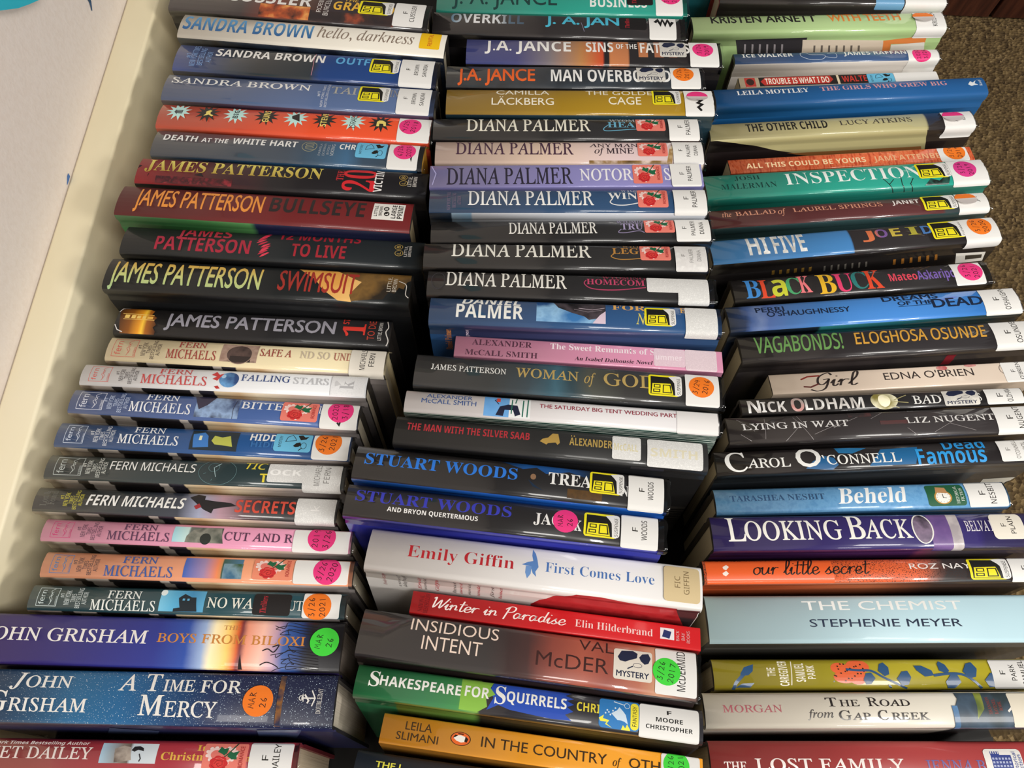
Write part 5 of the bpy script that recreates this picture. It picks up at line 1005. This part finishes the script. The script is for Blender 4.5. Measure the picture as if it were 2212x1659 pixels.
  ('l','#8a8484',0.3,[(7.8,0.9),(19.1,0.4)]),('b','n|#383334|#5a3a3a|#4a4040|80',110.7,131,0.45,0.6,0),('b','n|#383334|#5a3a3a|#4a4040|80',89.2,106.3,0.8,1.0,0),]),
 ('hardcover_book','black book with blue patches, large white initials and bright blue lettering','library books in the right column',(138.6,130.6,-6.2,5.67,8.64),(229.5,19,134.4),'#252122','u|0:#22262a|.8:#2c2e30|.82:#4a4a4a|1:#3a3a3a','#2a2624','#b0a48c',[
  ('p','#1d5a8c',[(63.4,0.1),(69.4,0.4),(78.3,0.6),(84.5,0.5),(87.1,0.2),(82.1,0.0)]),('p','#2470a4',[(86.9,0.98),(88.9,0.7),(98.7,0.66),(110,0.9)]),
  ('p','#1f6498',[(109.1,0.1),(115.2,0.5),(119.6,0.8),(146.7,0.85),(142.3,0.1)]),('t','C','RR','#e6e6e2',6.7,22,0.1,0.92),('t','AROL','RR','#e6e6e2',22.3,52.8,0.22,0.6),
  ('t','O','BB','#e6e6e2',57.9,74.9,0.18,0.98),('t',"'CONNELL",'RR','#e6e6e2',76.2,132.5,0.23,0.62),('t','Dead','S','#2a92d8',164.8,194.9,0.66,1.12),
  ('t','Famous','S','#2f9ae0',144.1,193.6,0.07,0.74),('L',204.2,229.1,0.05,1,['F',"O'CONNELL",'CAROL'],'#e4e3e0','#7a7672',1.5),
  ('p','#d4d0c4',[(205.5,-1.51),(229,-1.44),(229,-6.25),(229,-6.57)]),('p','#3a3834',[(226.9,-1.93),(229,-1.76),(229,-2.61)]),
  ('p','#d4d0c4',[(229,-1.99),(229,-1.91),(229,-2.44)]),('p','#4a4844',[(229,-3.04),(229,-3.05),(229,-4.82),(229,-4.82)]),
  ('p','#4a4844',[(229,-3.05),(229,-3.06),(229,-4.83),(229,-4.83)]),('p','#4a4844',[(229,-3.06),(229,-3.07),(229,-4.85),(229,-4.84)]),
  ('p','#4a4844',[(229,-3.07),(229,-3.08),(229,-4.86),(229,-4.85)]),('p','#4a4844',[(229,-3.08),(229,-3.08),(229,-4.87),(229,-4.86)]),
  ('p','#4a4844',[(229,-3.09),(229,-3.09),(229,-4.88),(229,-4.87)]),('p','#4a4844',[(229,-3.1),(229,-3.1),(229,-4.89),(229,-4.88)]),
  ('p','#4a4844',[(229,-3.11),(229,-3.11),(229,-4.9),(229,-4.89)]),('p','#4a4844',[(229,-3.12),(229,-3.12),(229,-4.91),(229,-4.91)]),]),
 ('hardcover_book','light blue book with white calligraphic word and a green clock sticker','library books in the right column',(139,104.3,-14,4.81,8.73),(209.3,19.7,126.5),'n|#5f9acb|#6aa2d0|#5892c4|200','#3a6a94','#2a2624','#b0a48c',[
  ('t','TARASHEA NESBIT','R','#2f4d70',10.7,78.3,0.46,0.7),('t','Beheld','RBI','#eef0f0',87.2,137.3,0.26,0.9),('s','his',151.1,178.3,0.06,0.92),
  ('L',180.1,208,-0.02,1,['F','NESBIT'],'#e4e3e0','#26221f',1.5),]),
 ('hardcover_book','indigo book with large white capitals, an oval portrait and a cream label','library books in the right column',(134,77.7,-6.5,3.98,8.82),(234.5,25.1,133.2),'u|0:#35296c|.78:#33286a|.8:#2c2458|1:#241e46','u|0:#3a2050|.6:#4a2456|.62:#7a3a5a|.7:#4a4448|1:#1c1a3a','#2a2624','#b0a48c',[
  ('b','n|#54407c|#7a5c96|#4a3870|30',151.1,165.5,-0.3,1,0),('b','n|#a8a0a4|#d0c8c8|#88807c|50',164.9,172.2,-0.3,1,0),('t','L','RR','#efede6',10.6,22.8,0.25,0.97),
  ('t','OOKING','RR','#efede6',22.8,89.6,0.27,0.84),('t','B','RR','#efede6',93.6,105.5,0.27,0.98),('t','ACK','RR','#efede6',105.4,138.2,0.28,0.84),
  ('e','#e8e6e0',138.7,153.2,0.1,1.0),('e','n|#4a4458|#8a7890|#2a2430|50',139.7,152.2,0.13,0.97),('t','BELVA','RR','#dcd8e0',175.8,191.9,0.45,0.76),
  ('t','P','RR','#dcd8e0',192.9,196.1,0.45,0.76),('L',194,216.3,0.2,0.97,['F','PLAIN'],'#e6e0d2','#3a3634',3.5),]),
 ('hardcover_book','orange to black book with black handwriting and speckled fade','library books in the right column',(128.3,56.3,-12.2,3.77,8.91),(231.5,16.4,128.8),'u|0:#e8602a|.45:#e6622e|.62:#d8623a|.68:#8a5040|.72:#2f2a2a|1:#2a2626|~.05|*#3a2018,1500,.6','u|0:#c8552a|.5:#b86844|.7:#4a3830|1:#2a2624','#2a2624','#b0a48c',[
  ('b','#e6602a',1.9,88.9,-0.1,0.98,0),('p','#f0e6dc',[(13.4,0.7),(16.2,0.8),(17.8,0.7),(15.5,0.55),(13.8,0.6)]),
  ('p','#f0e6dc',[(12.7,0.42),(15.5,0.52),(17.1,0.4),(14.9,0.28),(13.1,0.34)]),('t','our little secret','C','#241a16',33.7,115.3,0.34,1.0),
  ('t','ROZ NAY','B','#e8e4e0',141.7,184.1,0.53,0.78),('s','sus',182.1,209.8,0.02,1.0),('L',210.4,229.8,-0.14,1,['F'],'#e4e3e0','#26221f',1.5),]),
 ('hardcover_book','thick pale ice blue book with white and navy capitals','library books in the right column',(132.1,17.9,-19,3.45,9),(241.5,32.5,119.4),'#b6d4de','#4c4a46','#3a3a3a','#b0a48c',[
  ('t','THE CHEMIST','B','#eef2f0',66.3,175.6,0.68,0.88),('t','STEPHENIE MEYER','B','#1f2c44',68.9,172.1,0.32,0.48),]),
 ('hardcover_book','olive book with navy leaves and a dotted orange flower','library books in the right column',(136.1,-10.7,-26.5,3.31,9),(221.6,19.9,113.8),'#b3a62a','#8a7f22','#2a2624','#b0a48c',[
  ('l','#2f5580',2.2,[(12.3,-0.05),(14.5,0.2),(20.4,0.5)]),('p','#2f5580',[(17.9,0.5),(21.2,0.74),(27.8,0.85),(26.7,0.6),(23.4,0.46),(19.6,0.44)]),
  ('p','#2f5580',[(14.1,0.04),(18.8,0.18),(26.9,0.2),(23.9,0.04)]),('r','THE','SN','#efe9d4',36.2,41.8,0.42,0.72),('r','CAREGIVER','SN','#efe9d4',44.2,50.2,0.1,0.98),
  ('l','#efe9d4',0.6,[(51.7,0.12),(53.6,0.95)]),('r','SAMUEL','SN','#efe9d4',55.2,61.5,0.24,0.88),('r','PARK','SN','#efe9d4',63,68.3,0.33,0.8),
  ('e','#e8683a',79.5,91.1,0.5,0.9),('e','#e8683a',80.4,95.9,0.18,0.6),('e','#e8683a',89.8,105.7,0.5,1.0),('e','#e8683a',90.2,102.7,0.14,0.6),
  ('e','#e8683a',84.9,99.9,0.3,0.85),('e','#2a2018',79.8,80.8,0.22,0.27),('e','#2a2018',92.8,93.9,0.64,0.69),('e','#2a2018',81.8,82.9,0.4,0.45),
  ('e','#2a2018',88.3,89.4,0.82,0.87),('e','#2a2018',99.5,100.6,0.8,0.85),('e','#2a2018',88.4,89.5,0.56,0.61),('e','#2a2018',92,93.1,0.32,0.37),
  ('e','#2a2018',83.9,85,0.74,0.79),('e','#2a2018',95,96.1,0.72,0.77),('e','#2a2018',98.6,99.7,0.48,0.53),('e','#2a2018',87.6,88.7,0.24,0.29),
  ('e','#2a2018',100.7,101.8,0.66,0.71),('e','#2a2018',84.1,85.2,0.64,0.69),('e','#2a2018',94.2,95.3,0.4,0.45),('e','#2a2018',86.1,87.2,0.82,0.87),
  ('e','#2a2018',89.7,90.8,0.58,0.63),('e','#2a2018',100.9,102,0.56,0.61),('e','#2a2018',89.8,90.9,0.32,0.37),('e','#2a2018',96.4,97.5,0.74,0.79),
  ('e','#2a2018',85.3,86.4,0.5,0.55),('e','#2a2018',96.4,97.5,0.48,0.53),('e','#2a2018',100,101.1,0.24,0.29),('e','#2a2018',92,93.1,0.66,0.71),
  ('e','#2a2018',80.9,82,0.42,0.47),('l','#2f5580',1.4,[(89.7,0.66),(97,0.62),(106.3,0.6),(113.1,0.4),(119.9,0.22),(128.7,0.0)]),
  ('p','#2f5580',[(114.7,0.42),(110.9,0.6),(112.9,0.84),(115.9,0.9),(118.5,0.72),(117.9,0.48)]),
  ('p','#2f5580',[(106,0.54),(108.3,0.35),(104.9,0.16),(101.6,0.14),(100.2,0.32),(102.4,0.52)]),
  ('p','#2f5580',[(125.5,0.1),(122.5,0.33),(126.6,0.57),(130.6,0.6),(132.3,0.38),(129.8,0.13)]),
  ('p','#2f5580',[(118.3,0.02),(116.8,0.04),(116.2,0.1),(116.4,0.14),(117.6,0.12),(118.5,0.06)]),
  ('l','#2f5580',1.6,[(147.8,0.44),(158.7,0.5),(167.8,0.46),(174.3,0.24),(178.7,0.0)]),
  ('p','#2f5580',[(147.8,0.44),(141.7,0.4),(137,0.61),(135.9,0.78),(141,0.78),(147,0.61)]),
  ('p','#2f5580',[(156.9,0.5),(152.2,0.6),(152.1,0.84),(153.8,0.94),(157.2,0.82),(158.8,0.6)]),
  ('p','#2f5580',[(171.5,0.34),(167.8,0.57),(171.5,0.85),(175.5,0.9),(177.8,0.67),(175.8,0.39)]),
  ('p','#2f5580',[(163.5,0.46),(165.3,0.21),(160.2,-0.0),(155.8,0.0),(155,0.23),(158.9,0.46)]),
  ('p','#2f5580',[(183.8,0.04),(181.3,0.28),(186,0.52),(190.2,0.54),(191.5,0.31),(188.3,0.06)]),('L',187.1,215.4,-0.02,1,['F','PARK','SAMUEL'],'#e4e3e0','#26221f',1.5),]),
 ('hardcover_book','cream book with black small capitals and a dark painted right end','library books in the right column',(126.2,-33.7,-12.5,3.47,9),(227.4,21.7,127.7),'#d9d3c5','u|0:#d0c8bc|.7:#c8c0b4|.72:#2a2e30|1:#22262a','#2a2624','#b0a48c',[
  ('t','MORGAN','RR','#a2565e',11.7,49.9,0.44,0.65),('t','T','RR','#2c2624',78.9,86.1,0.6,0.86),('t','HE','RR','#2c2624',87.8,100.4,0.6,0.79),
  ('t','R','RR','#2c2624',106,113.2,0.6,0.86),('t','OAD','RR','#2c2624',113.9,133.1,0.6,0.79),('t','from','RI','#2c2624',65.7,82.4,0.27,0.5),
  ('t','G','RR','#2c2624',86,93.8,0.2,0.47),('t','AP','RR','#2c2624',94.5,106.1,0.2,0.4),('t','C','RR','#2c2624',111,117.6,0.2,0.47),
  ('t','REEK','RR','#2c2624',119.8,144.2,0.2,0.4),
  ('p','n|#22262a|#46586a|#2c3430|25',[(163.6,1.0),(227.1,1.0),(227.1,-0.3),(161.7,-0.3),(160.8,0.2),(161,0.5),(164.7,0.8)]),
  ('p','n|#5a6a34|#8a9440|#3a4a30|40',[(176.3,1),(181.1,1),(180.1,0.5),(174.5,0.2),(176,0.6)]),('b','n|#5a84b0|#3a5a7a|#7aa0c4|40',159.6,163.2,-0.2,0.6,0),
  ('r','SHANNON','RR','#8a3a34',182.6,184.7,0.35,0.85),('r','RAVENEL','RR','#8a3a34',186.3,188.4,0.35,0.8),('r','BOOK','RR','#8a3a34',189.7,191.8,0.45,0.72),
  ('l','#e8e4dc',1.2,[(195.1,0.42),(200.1,0.62),(202.2,0.42)]),('L',197.4,226.7,-0.05,0.98,[],'#ded6c4','#26221f',1.5),]),
 ('hardcover_book','brick red book at the near end of the right column with a castle sticker','library books in the right column',(132.3,-65.4,-26.5,3.12,9),(227.8,24.1,113.1),'#a03a3a','#7a2c2c','#2a2624','#b0a48c',[
  ('t','THE','RR','#e6dcd8',8.6,23.2,0.25,0.48),('t','LOST FAMILY','RR','#e6dcd8',28.8,124.9,0.25,0.56),('t','JENNA B','RR','#6a5e98',138.8,177.1,0.25,0.53),
  ('s','cas',177.8,202,0.05,0.82),]),
]

def texts_of(books):
    out = []
    for b in books:
        for e in b[9]:
            if e[0] in 'tr':
                out.append((e[1], e[2]))
            elif e[0] == 'L':
                out += [(s, 'SR') for s in e[5] if s]
            elif e[0] == 'N':
                out.append((e[5], 'S'))
            elif e[0] == 'M':
                out += [(s, 'S') for s in e[5]]
    out += [('SUSPENSE', 'SR'), ('ROMANCE', 'SR'), ('MYSTERY', 'SR'), ('MYSTERY', 'BB'), ('Thrillers', 'RBI'), ('FANTASY', 'SR'),
            ('HISTORICAL', 'RR'), ('FICTION', 'RR'), ('Historical', 'SR'), ('Fiction', 'SR')]
    return out
load_text(texts_of(BOOKS))

STICK = {'sus': 'yellow and black suspense sticker', 'rom': 'salmon romance sticker with a red rose', 'romp': 'salmon romance sticker with a red rose', 'mys': 'sky blue mystery sticker',
         'mystw': 'worn white mystery sticker', 'mystc': 'white mystery sticker with navy blots', 'thr': 'black thriller sticker', 'fan': 'blue fantasy sticker', 'his': 'green historical sticker with clock', 'cas': 'white historical sticker with castle'}
DOTN = {'#e8357f': 'pink', '#f07a1e': 'orange', '#3fd43c': 'green', '#d83a8a': 'magenta'}
rnd = random.Random(4)

def make_book(rec):
    kind, label, group, (x, y, z, yaw, lean), (L, T, H), spine, cover, board, pages, els = rec
    soft = kind == 'hardcover_book'
    ya, le = math.radians(yaw), math.radians(lean)
    en = Vector((-math.sin(ya) * math.sin(le), math.cos(ya) * math.sin(le), math.cos(le)))
    root = thing(kind, label, 'book', (Vector((x, y, z)) - en * H) * MM, (-le, 0, ya), group)
    k = Skin(T, H, soft)
    # cover: outer skin, inner skin, both ends
    th = 2.4 if soft else .5
    P = k.P
    n = len(P)
    q = [(T - th, 0), (T - th, H - th - 1), (th, H - th - 1), (th, 0)]
    V, F, MI, UV, SM = [], [], [], [], []
    for u in (0, L):
        V += [(u * MM, a.x * MM, a.y * MM) for a in P] + [(u * MM, a * MM, c * MM) for a, c in q]
    tot = n + 4
    for i in range(n - 1):
        F.append([i, tot + i, tot + i + 1, i + 1])
        sp = k.i0 <= i < k.i1
        front = soft and k.i0 <= i < k.i0 + 1              # the jacket's front colour starts on the bend
        MI.append(0 if sp and not front else 1)
        SM.append(sp or (0 < i < n - 2 and soft))
        if sp and not front:
            a, c = [min(1, max(0, k.s[j] / k.S)) for j in (i, i + 1)]
        else:
            a, c = [P[j].y / H for j in (i, i + 1)]
        UV += [(0, a), (1, a), (1, c), (0, c)]
    for i in range(n - 1, tot):
        j = (i + 1) % tot
        F.append([i, tot + i, tot + j, j])
        MI.append(2)
        SM.append(False)
        UV += [(0, 0)] * 4
    for o, flip in ((0, False), (tot, True)):
        loop = [o + i for i in range(tot)]
        vs2 = [Vector((V[i][1], V[i][2], 0)) for i in loop]
        for t in tessellate_polygon([vs2]):
            a, b, c = (vs2[i] for i in t)
            if abs((b - a).cross(c - a).z) < 1e-12:
                continue
            f = [loop[i] for i in t]
            if ((b - a).cross(c - a).z > 0) != flip:      # outward: -x at the left end, +x at the right end
                f.reverse()
            F.append(f)
            MI.append(2)
            SM.append(False)
            UV += [(0, 0)] * 3
    fin = 'jacket' if any(e[0] in 'LM' for e in els) else 'bare'
    mats = [mat(spine, fin), mat(cover, fin), mat(board, 'matte')]
    A = Art(k, .02, 'print')
    parts = []
    for e in els:
        c = e[0]
        if c == 't':
            A.text(e[3], e[1], e[2], e[4], e[5], k.arc(e[6]), k.arc(e[7]))
        elif c == 'r':
            A.text(e[3], e[1], e[2], e[4], e[5], k.arc(e[6]), k.arc(e[7]), True)
        elif c == 'b':
            A.rect(e[1], e[2], e[3], k.arc(e[4]), k.arc(e[5]), e[6])
        elif c == 'e':
            A.oval(e[1], e[2], e[3], k.arc(e[4]), k.arc(e[5]))
        elif c in 'oq':
            A.ring(e[1], e[2], e[3], k.arc(e[4]), k.arc(e[5]), e[6], c == 'q')
        elif c == 'p':
            A.poly(e[1], [(a, k.arc(v)) for a, v in e[2]])
        elif c == 'l':
            A.line(e[1], e[2], smooth_line([(a, k.arc(v)) for a, v in e[3]]))
        elif c == 'k':
            cx, cv, rx, rv = e[2:]
            A.poly(e[1], [(cx + rx * (1 if i % 2 else .52) * math.cos(math.pi * i / 11), k.arc(cv + rv * (1 if i % 2 else .5) * math.sin(math.pi * i / 11))) for i in range(22)])
        else:
            parts.append(e)
    V2, F2, M2, U2 = A.geometry()
    o = len(V)
    V += V2
    F += [[o + i for i in f] for f in F2]
    MI += [3 + i for i in M2]
    UV += U2
    SM += [True] * len(F2)
    mesh('cover', V, F, mats + [mat(m, 'print') for m in A.mats], root, MI, UV, SM)
    # page block, short of the cover at head, tail and fore edge
    g = 3.2 if soft else .05
    y0, y1, z0, z1 = th + .05, T - th - .05, (3.0 if soft else .1), H - th - 1.1
    bv = [(a * MM, b * MM, c * MM) for a in (g, L - g) for b, c in ((y0, z0), (y1, z0), (y1, z1), (y0, z1))]
    mesh('page_block', bv, [[3, 2, 1, 0], [4, 5, 6, 7], [0, 1, 5, 4], [1, 2, 6, 5], [2, 3, 7, 6], [3, 0, 4, 7]], [mat(pages, 'pages')], root)  # right column's page colour is darkened to paint in shade on the ends
    lift = .06 + .006 * min(60, len(A.items))
    for e in parts:
        c = e[0]
        if c == 's':
            S = sticker(e[1], k, e[2], e[3], e[4], e[5], lift)
            S.build('genre_sticker', root, STICK[e[1]])
        elif c in 'LM':
            S = Art(k, lift, 'paper')
            if c == 'L':
                u0, u1, v0, v1, lines, col, ink, rad = e[1:]
                S.rect(col, u0, u1, k.arc(v0), k.arc(v1), rad)
                nl = len([s for s in lines if s])
                w = u1 - u0
                lh = {1: .2, 2: .15, 3: .12}.get(nl, .2) * w
                for i, s in enumerate(lines):
                    if not s:
                        continue
                    ub = u0 + w * (.5 + (i - (len(lines) - 1) / 2) * .25) + lh / 2
                    va, vb = max(v0, 0), min(v1, 1)
                    ln = min((vb - va) * k.S * .86, lh * .74 * len(s))
                    m_ = (k.arc(va) + k.arc(vb)) / 2 + (.04 * k.S)
                    S.text(ink, s, 'SR', ub - lh, ub, m_ - ln / 2, m_ + ln / 2, True)
            else:
                u0, u1, v0, v1, lines = e[1:]
                S.rect(WHT, u0, u1, k.arc(v0), k.arc(v1), 2)
                for i, s in enumerate(lines):
                    w = (u1 - u0) * (.08, .45, .78)[i] / 2
                    cm = (u0 + u1) / 2
                    b0 = k.arc(.7 - .24 * i)
                    S.text('#1c1a1a', s, 'S', cm - w, cm + w, b0, b0 + .13 * k.S)
            S.build('call_number_label', root, None)
        elif c == 'N':
            _, u0, u1, v0, v1, word, col, ink = e
            S = Art(k, lift, 'paper')
            S.rect(col, u0, u1, k.arc(v0), k.arc(v1), 1.5)
            w = (u1 - u0)
            S.text(ink, word, 'S', u0 + .06 * w, u1 - .1 * w, k.arc(v0 + (v1 - v0) * .36), k.arc(v0 + (v1 - v0) * .66))
            S.build('call_number_label', root, 'rubbed white label with faint letters')
        elif c == 'D':
            _, col, cx, cv, d, lines = e
            S = Art(k, lift, 'matte')
            cs = k.arc(cv)
            S.oval(col, cx - d / 2, cx + d / 2, cs - d / 2 * .96, cs + d / 2 * .96)
            tw = rnd.uniform(-.25, .1)
            for i, s in enumerate(lines):
                S.hand('#1a1414', s, cx + (-.2 + .38 * i) * d, cs + rnd.uniform(-.04, .04) * d, d * (.24 if len(s) < 5 else .2), .022 * d, tw)
            S.build('date_sticker', root, DOTN.get(col, '') + ' round dated sticker')
        elif c == 'z':
            S = Art(k, lift, 'print')
            S.line(e[1], e[2], [(a, k.arc(v)) for a, v in e[3]])
            S.build('marker_scribble', root, 'black marker scribble')
        elif c == 'H':
            # a dot half peeled off: upper half stuck down, lower half curling up and showing its white back
            _, col, cx, cv, d = e
            cs = k.arc(cv)
            VV, FF, MM_ = [], [], []
            n1, n2 = 20, 8
            for half, sg, rr in ((0, 1, .5), (1, -1, .5)):
                o = len(VV)
                for i in range(n1 + 1):
                    a = math.pi * i / n1
                    for j in range(n2 + 1):
                        t = j / n2
                        uu = cx + d * rr * math.cos(a)
                        dy = d * rr * math.sin(a) * t * sg
                        if half == 0:
                            VV.append(k.at(uu, cs + dy * .8, lift))
                        else:
                            q_ = abs(dy) / (d / 2)
                            VV.append(k.at(uu, cs + dy * .8, lift + .3 + 3.0 * q_ ** 1.6))
                for i in range(n1):
                    for j in range(n2):
                        a_ = o + i * (n2 + 1) + j
                        FF.append([a_, a_ + 1, a_ + n2 + 2, a_ + n2 + 1])
                        MM_.append(half)
            mesh('date_sticker', VV, FF, [mat(col, 'matte'), mat('#d8cfcc', 'paper')], root, MM_, None, True, 'half peeled round sticker')
        lift += .03 + (.006 * min(60, len(S.items)) if c != 'H' else 0)
    if soft and any(e[0] == 'L' for e in els) and spine not in ('#ebe5d8', '#e3e0de'):
        sleeve_edge(k, L, root, max([e[2] for e in els if e[0] in 'LM'] + [e[2] for e in els if e[0] == 'N']))
    return root

def film():
    m = bpy.data.materials.new('clear_plastic_film')
    m.use_nodes = True
    nt = m.node_tree
    nt.nodes.remove(nt.nodes['Principled BSDF'])
    tr = nt.nodes.new('ShaderNodeBsdfTransparent')
    tr.inputs[0].default_value = (.93, .94, .95, 1)
    gl = nt.nodes.new('ShaderNodeBsdfGlossy')
    gl.inputs['Roughness'].default_value = .08
    fr = nt.nodes.new('ShaderNodeFresnel')
    fr.inputs[0].default_value = 1.6
    mx = nt.nodes.new('ShaderNodeMixShader')
    nt.links.new(fr.outputs[0], mx.inputs[0])
    nt.links.new(tr.outputs[0], mx.inputs[1])
    nt.links.new(gl.outputs[0], mx.inputs[2])
    nt.links.new(mx.outputs[0], nt.nodes['Material Output'].inputs[0])
    return m
FILM = film()
def sleeve_edge(skin, L, parent, u_lab):
    """the clear library sleeve standing a little proud of the tail of the cover, wavy and crinkled"""
    V, F = [], []
    n = 34
    s0, s1 = -8, skin.S + 4
    ua = min(L - .8, max(L - 4, u_lab + .4))
    us = (ua, ua + (L - ua) * .5, L - .3, L + .6, L + 1.5, L + 2.1)
    ph = [rnd.uniform(0, 6) for _ in range(3)]
    for i in range(n + 1):
        s = s0 + (s1 - s0) * i / n
        wv = .5 + .25 * math.sin(s * .55 + ph[0]) + .25 * math.sin(s * 1.3 + ph[1])
        for j, u in enumerate(us):
            flat = 1 if 0 < s < skin.S else .25
            V.append(skin.at(u + (j > 3) * .5 * math.sin(s * .4 + ph[2]), s, .15 + flat * wv * (.1, .2, .3, .35, .1, -.5)[j]))
    m = len(us)
    for i in range(n):
        for j in range(m - 1):
            a = i * m + j
            F.append([a, a + 1, a + m + 1, a + m])
    mesh('plastic_sleeve', V, F, [FILM], parent, None, None, True, 'clear crinkled sleeve edge')

for rec in BOOKS:
    make_book(rec)

# ------------------------------------------------------------------ the bin, the wall, the floor
def box(name, a, b, m, parent=None, bevel=0):
    bm = bmesh.new()
    bmesh.ops.create_cube(bm, size=1)
    for v in bm.verts:
        v.co = [(a[i] + b[i]) / 2 + v.co[i] * (b[i] - a[i]) for i in range(3)]
    if bevel:
        bmesh.ops.bevel(bm, geom=bm.edges[:], offset=bevel, segments=3, affect='EDGES', profile=.5)
    me = bpy.data.meshes.new(name)
    bm.to_mesh(me)
    bm.free()
    me.materials.append(m)
    if bevel:
        me.polygons.foreach_set('use_smooth', [True] * len(me.polygons))
        me.set_sharp_from_angle(angle=math.radians(50))
    o = bpy.data.objects.new(name, me)
    COL.objects.link(o)
    if parent:
        o.parent = parent
    return o

def surface(name, stops, scale, rough, bump, bdist, detail=6, stretch=(1, 1, 1), tex='noise', spec=.3):
    m = bpy.data.materials.new(name)
    m.use_nodes = True
    nt = m.node_tree
    N, Lk = nt.nodes, nt.links
    P = N['Principled BSDF']
    P.inputs['Roughness'].default_value = rough
    P.inputs['Specular IOR Level'].default_value = spec
    tc = N.new('ShaderNodeTexCoord')
    mp = N.new('ShaderNodeMapping')
    mp.inputs['Scale'].default_value = stretch
    Lk.new(tc.outputs['Object'], mp.inputs[0])
    if tex == 'noise':
        n = N.new('ShaderNodeTexNoise')
        n.inputs['Detail'].default_value = detail
        fac = n.outputs['Fac']
    else:
        n = N.new('ShaderNodeTexVoronoi')
        fac = n.outputs['Color']
    n.inputs['Scale'].default_value = scale
    Lk.new(mp.outputs[0], n.inputs['Vector'])
    r = N.new('ShaderNodeValToRGB')
    el = r.color_ramp.elements
    while len(el) < len(stops):
        el.new(.5)
    for e, (p, c) in zip(el, stops):
        e.position = p
    for e, (p, c) in zip(el, stops):
        e.color = lin(c)
    Lk.new(fac, r.inputs[0])
    Lk.new(r.outputs[0], P.inputs['Base Color'])
    b = N.new('ShaderNodeBump')
    b.inputs['Strength'].default_value = bump
    b.inputs['Distance'].default_value = bdist
    Lk.new(n.outputs['Distance'] if tex != 'noise' else fac, b.inputs['Height'])
    Lk.new(b.outputs[0], P.inputs['Normal'])
    return m

m_cream = surface('cream_gloss_paint', [(.35, '#e4d8b6'), (.55, '#eadfbf'), (.75, '#ece2c6')], 14, .42, .15, .002, 8, (1, .35, 1), spec=.4)
m_wall = surface('pinkish_wall_paint', [(.35, '#dbd0c7'), (.6, '#ded4cc')], 240, .6, .22, .0012, 3)
m_carpet = surface('brown_tweed_carpet', [(.1, '#3f3324'), (.4, '#53442f'), (.65, '#645338'), (.9, '#796648')], 190, .95, .7, .004, tex='voronoi', spec=.05)
m_dark = surface('black_painted_board', [(.3, '#0d0c0b'), (.7, '#171513')], 20, .7, .1, .001, 4)
m_wood = surface('dark_red_brown_wood', [(.3, '#2c1610'), (.5, '#3c1e15'), (.7, '#4a281b')], 18, .45, .1, .001, 6, (6, 1, .6))

FZ = -0.55
bin_ = thing('book_bin', 'cream painted wooden book bin along the wall, filled with three columns of books', 'book bin', (0, 0, FZ))
def bin_part(name, a, b, bevel, m=None):
    return box(name, (a[0], a[1], a[2] - FZ), (b[0], b[1], b[2] - FZ), m or m_cream, bin_, bevel)
bin_part('side_board', (-.3895, -.45, FZ), (-.360, .85, -.012), .0025)
bin_part('bottom_board', (-.3595, -.40, -.162), (.385, .72, -.1422), .001, m_dark)
bin_part('base_frame', (-.3595, -.38, FZ), (.36, .70, -.1622), .001)

w = box('wall_left', (-.42, -1.2, FZ), (-.390, 2.6, 2.1), m_wall)
w['kind'] = 'structure'
f = box('floor', (-.6, -1.6, FZ - .03), (2.6, 2.9, FZ - .0003), m_carpet)
f['kind'] = 'structure'

cab = thing('wooden_cabinet', 'dark red brown wooden cabinet standing on the carpet behind the right column', 'cabinet', (.95, 1.17, FZ))
box('cabinet_body', (-.62, .018, 0), (.55, .45, .8), m_wood, cab, .003)
for a, b in ((-.62, -.128), (-.122, .32), (.326, .55)):
    box('door', (a, 0, .004), (b, .0175, .79), m_wood, cab, .002)

def wall_shape(name, label, pts, col, thick, gap):
    """flat cut shape fixed on the left wall; pts are (y, z) in metres"""
    n = len(pts)
    x0, x1 = -.3899 + gap, -.3899 + gap + thick
    V = [(x0, y, z) for y, z in pts] + [(x1, y, z) for y, z in pts]
    F = [list(range(n)), list(range(2 * n - 1, n - 1, -1))] + [[i, n + i, n + (i + 1) % n, (i + 1) % n] for i in range(n)]
    bm = bmesh.new()
    vv = [bm.verts.new(v) for v in V]
    for q in F:
        bm.faces.new([vv[i] for i in q])
    bmesh.ops.recalc_face_normals(bm, faces=bm.faces[:])
    me = bpy.data.meshes.new(name)
    bm.to_mesh(me)
    bm.free()
    for c in col:
        me.materials.append(mat(c, 'matte'))
    if len(col) > 1:
        for pl in me.polygons:
            pl.material_index = 1 if abs(pl.normal.x) < .5 else 0
    o = bpy.data.objects.new(name, me)
    COL.objects.link(o)
    o['label'], o['category'] = label, 'wall decoration'
    return o
wall_shape('paper_cutout', 'turquoise paper cutout with a dark edge on the wall above the bin', [(.375, .140), (.3933, .1251), (.4066, .1121), (.4228, .0992), (.4353, .0914), (.4467, .0849), (.462, .083), (.475, .10), (.47, .14), (.44, .18), (.40, .18)], ['#2fb0c4', '#1d3440'], .0016, .006)
wall_shape('paper_cutout', 'dark blue pointed paper tip on the wall, near the top edge of the photo', [(.512, .040), (.5071, .0285), (.5015, .0240), (.5050, .0290), (.5066, .042)], ['#2a4a6a'], .0008, .0006)
wall_shape('paint_chip', 'tiny blue paint chip on the wall above the bin edge', [(.3585, -.0085), (.3576, -.0112), (.3545, -.0114), (.3490, -.0113), (.3530, -.0098), (.3555, -.0085)], ['#3f6aa8'], .0003, .0003)
